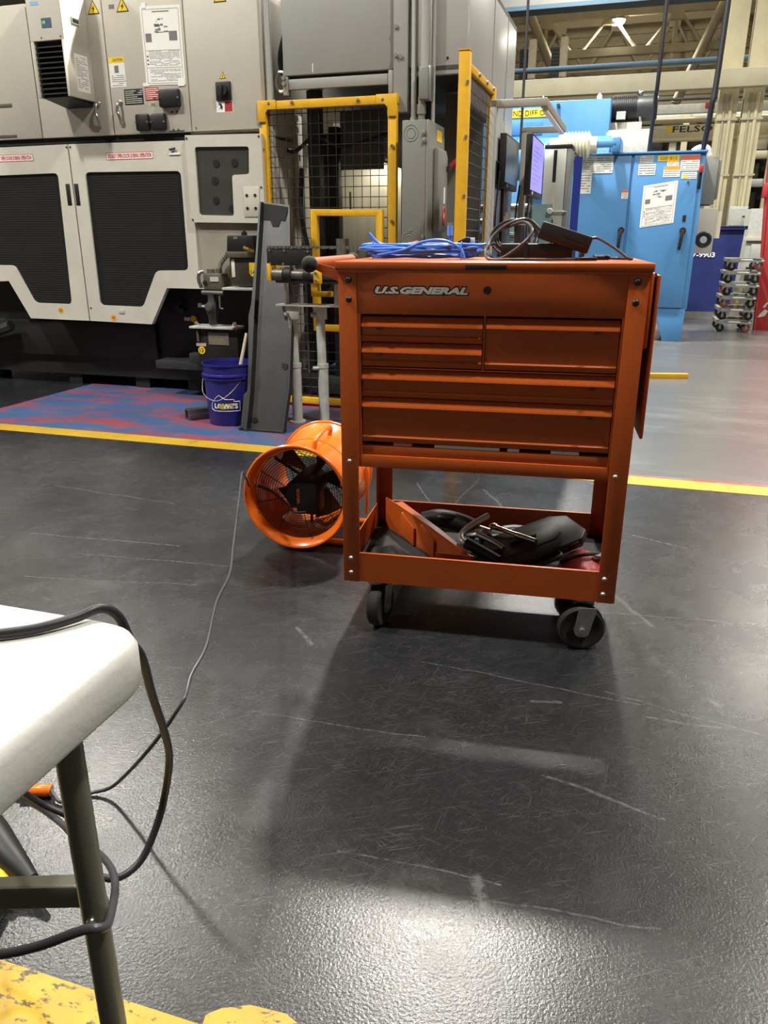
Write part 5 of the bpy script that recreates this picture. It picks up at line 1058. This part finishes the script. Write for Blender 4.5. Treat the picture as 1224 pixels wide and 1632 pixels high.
part('output_lead', MB().tube(catmull([(.608, .25, 1.060), (.63, .25, 1.066), (.665, .23, 1.048), (.695, .22, 1.028), (.71, .215, 1.0165), (.72, .23, 1.016), (.69, .25, 1.016), (.665, .24, 1.0165)]), .0038, 8), CABLEG, p2); part('ferrite', MB().cyl((.665, .24, 1.0185), (.625, .225, 1.0185), .0062, 10), BLACK, p2)
p3 = thing('cable_bundle', 'loose loops of black lead resting on the power bricks', 'cable', CT, (.42, .3, 1.012))
pts = []
for k in range(4):
    for i in range(10):
        a = 2 * PI * i / 10; pts.append((.415 + (.066 - .004 * k) * math.cos(a), .348 + .012 * math.sin(a) + .012 * k, 1.066 + (.047 - .003 * k) * math.sin(a) + .003 * k))
part('loops', MB().tube(catmull(pts, 4), .0038, 7), CABLE, p3); part('inline_plug', MB().box((.59, .14, 1.0125), (.63, .152, 1.021)), BLACK, p3, .002); part('tail', MB().tube(catmull([(.44, .33, 1.02), (.50, .33, 1.016), (.56, .20, 1.016), (.59, .147, 1.017)]), .003, 7), CABLE, p3)
solo('thumb_knob', MB().lathe([(0, 1.012), (.008, 1.012), (.008, 1.03), (.005, 1.034), (.005, 1.05), (.009, 1.052), (.009, 1.06), (0, 1.062)], (.60, .40, 0), n=12), BLACK, 'small black knob standing behind the power bricks', 'knob', CT, (.6, .4, 1.012))

# ================================================================ DRUM FAN
fan = thing('drum_fan', 'orange cylindrical drum ventilator fan on the floor left of the cart', 'fan', FN, (0, .2, 0))
FZ = .202
part('drum', MB().lathe([(.187, .0), (.187, .008), (.170, .045), (.165, .06), (.165, .36), (.180, .395), (.183, .405), (.178, .408), (.160, .365), (.160, .06), (.166, .04), (.181, .004)], (0, 0, FZ), 'y', 56, True), FANOR, fan)
part('front_rim', MB().lathe([(.187 + .006 * math.cos(a), .004 + .006 * math.sin(a)) for a in [i * PI / 4 for i in range(8)]], (0, 0, FZ), 'y', 56, True), FANOR, fan)
part('rear_rim', MB().lathe([(.183 + .006 * math.cos(a), .405 + .006 * math.sin(a)) for a in [i * PI / 4 for i in range(8)]], (0, 0, FZ), 'y', 56, True), FANOR, fan)
part('seam_band', MB().lathe([(.165, .195), (.1675, .196), (.1675, .212), (.165, .213)], (0, 0, FZ), 'y', 48, True), FANOR, fan)
def grille(y, n_r, r0, r1, spokes, ph):
    m = MB()
    for i in range(n_r):
        r = r0 + (r1 - r0) * i / (n_r - 1); m.tube([(r * math.cos(a), y, FZ + r * math.sin(a)) for a in [j * 2 * PI / 40 for j in range(40)]], .0011, 5, True)
    for k in range(spokes):
        a = ph + 2 * PI * k / spokes; m.cyl((.05 * math.cos(a), y - .001, FZ + .05 * math.sin(a)), (.163 * math.cos(a), y - .001, FZ + .163 * math.sin(a)), .0016, 5)
    return m
part('front_grille', grille(.042, 13, .055, .162, 8, .25), WIRE, fan); part('rear_grille', grille(.385, 10, .04, .165, 12, 0), WIRE, fan)
mt = part('motor', MB().lathe([(0, .035), (.045, .036), (.052, .042), (.055, .055), (.055, .22), (.05, .235), (0, .235)], (0, 0, FZ), 'y', 28), BLACK, fan)
part('control_box', B((-.005, .028, FZ - .068), (.072, .12, FZ + .05)), BLACK, mt, .005)
text('VEVOR', mt, mat('logo_orange', (.7, .12, .01), .5), (.004, .0265, FZ + .0), .058, .012, rot=PI / 2, bold=.02)
part('motor_lead', MB().tube(catmull([(-.155, .05, FZ + .02), (-.10, .035, FZ + .008), (-.05, .033, FZ - .03), (-.02, .03, FZ - .062), (.03, .03, FZ - .06)]), .0045, 8), CABLE, mt)
for k in range(3):
    a = .5 + k * 2 * PI / 3; part('motor_strut', MB().cyl((.05 * math.cos(a), .2, FZ + .05 * math.sin(a)), (.162 * math.cos(a), .2, FZ + .162 * math.sin(a)), .006, 8), BLACK, mt)
hb = part('blade_hub', MB().lathe([(0, .24), (.05, .24), (.05, .29), (.03, .30), (0, .30)], (0, 0, FZ), 'y', 20), DKST, fan)
for k in range(5):
    a = k * 2 * PI / 5; R_b = Matrix.Translation((0, .265, FZ)) @ Matrix.Rotation(-a, 4, 'Y')
    m = MB().add([(.045, -.018, -.012), (.15, -.028, -.05), (.154, -.012, .0), (.15, .022, .05), (.045, .018, .018)] + [(.045, -.016, -.012), (.15, -.026, -.05), (.154, -.010, .0), (.15, .024, .05), (.045, .020, .018)], [(0, 1, 2, 3, 4), (9, 8, 7, 6, 5)] + [(i, i + 5, (i + 1) % 5 + 5, (i + 1) % 5) for i in range(5)]); m.v = [R_b @ p for p in m.v]
    part('blade', m, DKST, hb)
for a in (2.2, 3.6, 5.0, .3): part('grille_screw', MB().ball((.168 * math.cos(a), .035, FZ + .168 * math.sin(a)), .006, 8), ZINC, fan)
# stand and carry handle
for y in (.09, .32):
    part('foot_bar', MB().tube(catmull([(-.10, y, .018), (-.02, y, .014), (.15, y, .014), (.20, y, .014)], 5), .011, 12), FANOR, fan)
    part('saddle', MB().prism([(-.07, .02), (.10, .02), (.075, .06), (-.06, .058)], y - .003, y + .003), FANOR, fan)
part('side_strap', MB().prism([(.168, .03), (.182, .03), (.186, .20), (.172, .24), (.166, .20), (.174, .12)], .355, .36), FANOR, fan, .001)
part('carry_handle', MB().tube(catmull([(.045, .10, FZ + .157), (.052, .11, FZ + .19), (.052, .20, FZ + .20), (.052, .29, FZ + .19), (.045, .30, FZ + .157)]), .009, 10), FANOR, fan)

# ================================================================ FOLDING TABLE, CORDS
tb = thing('folding_table', 'white plastic folding table corner with bronze steel leg, lower left', 'table', TB, (-.07, -.05, 0))
o_ = rnd_poly([(-1.25, -.76), (0, -.76), (0, 0), (-1.25, 0)], .05, 8); outline = [tuple(p) for a in o_ for p in a]
def inset(poly, d):
    cx, cy = -.625, -.38
    return [(x - d * (1 if x > cx else -1) * min(1, abs(x - cx) / .5), y - d * (1 if y > cy else -1) * min(1, abs(y - cy) / .3)) for x, y in poly]
m = MB(); loops = [(.010, .690), (.002, .690), (0, .694), (0, .726), (.003, .734), (.009, .7385), (.016, .740), (.03, .740)]; n = len(outline)
for d_, z in loops: m.v += [Vector((x, y, z)) for x, y in inset(outline, d_)]
for i in range(len(loops) - 1):
    for j in range(n): m.f.append((i * n + j, i * n + (j + 1) % n, (i + 1) * n + (j + 1) % n, (i + 1) * n + j))
m.f.append(tuple(range((len(loops) - 1) * n, len(loops) * n))); m.f.append(tuple(reversed(range(n))))
part('tabletop', m, WHITE, tb)
lx, ly = -.0405, -.0845
lg = part('leg', MB().cyl((lx, ly, 0), (lx, ly, .692), .0122, 20), LEGG, tb); part('leg', MB().cyl((lx, -.68, 0), (lx, -.68, .692), .0122, 20), LEGG, tb)
part('rivet', MB().ball((lx + .005, ly - .012, .478), .0045, 10), STEEL, lg); part('foot_cap', MB().cyl((lx, ly, 0), (lx, ly, .03), .0145, 16), RUBBER, lg)
br = part('brace', MB().box((-.5, -.003, -.0125), (0, .003, .0125), Matrix.Translation((lx, ly + .016, .48)) @ Matrix.Rotation(.09, 4, 'Z') @ Matrix.Rotation(-.24, 4, 'Y')), LEGG, tb, .002); part('brace_lip', MB().box((-.5, -.002, .0105), (-.03, .014, .0125), Matrix.Translation((lx, ly + .016, .48)) @ Matrix.Rotation(.09, 4, 'Z') @ Matrix.Rotation(-.24, 4, 'Y')), LEGG, br)
part('cross_bar', MB().cyl((lx, -.68, .12), (lx, ly, .12), .009, 10), LEGG, tb)
pw_ = [(-.52, .53, .7455), (-.42, .565, .7455), (-.359, .582, .7455), (-.33, .589, .7455), (-.302, .599, .7455), (-.276, .617, .7465), (-.259, .634, .7475), (-.250, .650, .730), (-.246, .660, .70), (-.242, .676, .67), (-.25, .716, .6), (-.254, .752, .53), (-.261, .78, .47), (-.278, .796, .4), (-.29, .786, .36), (-.305, .765, .33), (-.325, .748, .32), (-.348, .746, .32), (-.379, .759, .33), (-.43, .85, .29), (-.516, .948, .25), (-.576, 1.008, .22), (-.622, 1.035, .2), (-.66, 1.01, .19), (-.70, .98, .18)]
solo('charger_cable', MB().tube(catmull(pw_, 8), .0046, 12), CABLE, 'thick black cord running over the white table corner and drooping', 'cord', W0, (-.225, .648, 0))
lp_ = [(-.66, 1.03, .16), (-.611, 1.035, .2), (-.538, .971, .235), (-.449, .872, .285), (-.39, .791, .335), (-.354, .755, .35), (-.316, .70, .38), (-.282, .628, .425), (-.247, .53, .49), (-.238, .497, .515), (-.252, .49, .52), (-.293, .492, .50), (-.334, .501, .48), (-.379, .519, .46), (-.5, .55, .43)]
solo('looped_cable', MB().tube(catmull(lp_, 8), .0042, 12), CABLEG, 'dark grey cord looped around the table leg', 'cord', W0, (-.282, .628, 0))
fc_ = [(-.478, 2.60, .235), (-.485, 2.585, .27), (-.495, 2.58, .295), (-.48, 2.46, .292), (-.454, 2.272, .288), (-.406, 1.921, .285), (-.381, 1.736, .285), (-.379, 1.57, .29), (-.357, 1.363, .295), (-.364, 1.265, .29), (-.362, 1.203, .28), (-.381, 1.192, .25), (-.414, 1.201, .2), (-.457, 1.22, .14), (-.509, 1.253, .07), (-.554, 1.276, .02), (-.60, 1.277, .0055), (-.641, 1.252, .006), (-.659, 1.26, .012), (-.674, 1.275, .020)]
solo('fan_cord', MB().tube(catmull(fc_, 8), .0036, 10), CABLEG, 'thin cord stretched from the orange fan to the orange connector', 'cord', W0, (-.6, 1.277, 0))
oc = thing('cord_connector', 'orange plug connector on the floor joining two cords', 'connector', W0, (-.695, 1.276, 0))
part('sleeve', MB().lathe([(0, -.022), (.010, -.022), (.0125, -.018), (.0125, .014), (.011, .018), (.011, .022), (0, .022)], (-.694, 1.276, .0145), 'x', 16), FANOR, oc); part('plug_end', MB().cyl((-.716, 1.276, .0145), (-.735, 1.274, .0135), .0115, 12), BLACK, oc)
solo('extension_lead', MB().tube(catmull([(-.733, 1.274, .0135), (-.76, 1.275, .008), (-.82, 1.30, .006), (-.92, 1.28, .006)], 8), .0045, 10), CABLE, 'black lead leaving the orange connector to the left', 'cord', W0, (-.76, 1.275, 0))
solo('spare_lead', MB().tube(catmull([(-.40, .70, .60), (-.428, .718, .5), (-.445, .759, .45), (-.431, .785, .40), (-.40, .79, .375), (-.385, .80, .345), (-.37, .78, .335)], 8), .0042, 10), CABLE, 'black lead hanging down under the white tabletop', 'cord', W0, (-.445, .759, .35))
tl = thing('battery_tool', 'black and yellow power tool lying under the table at the left edge', 'power tool', W0, (-.66, 1.05, 0))
part('body', MB().tube(catmull([(-.86, 1.19, .06), (-.74, 1.13, .055), (-.66, 1.07, .042), (-.605, 1.03, .028)]), .050, 16, r1=.014), BLACK, tl); part('yellow_band', MB().tube([(-.70, 1.05, .035), (-.66, 1.03, .030), (-.63, 1.01, .022)], .022, 12, r1=.01), YLAB, tl)
part('tip', MB().cyl((-.605, 1.03, .028), (-.57, 1.0, .02), .012, 10, r1=.006), RUBBER, tl); part('battery', MB().box((-.80, .93, .0), (-.63, 1.0, .03)), BLACK, tl, .012)
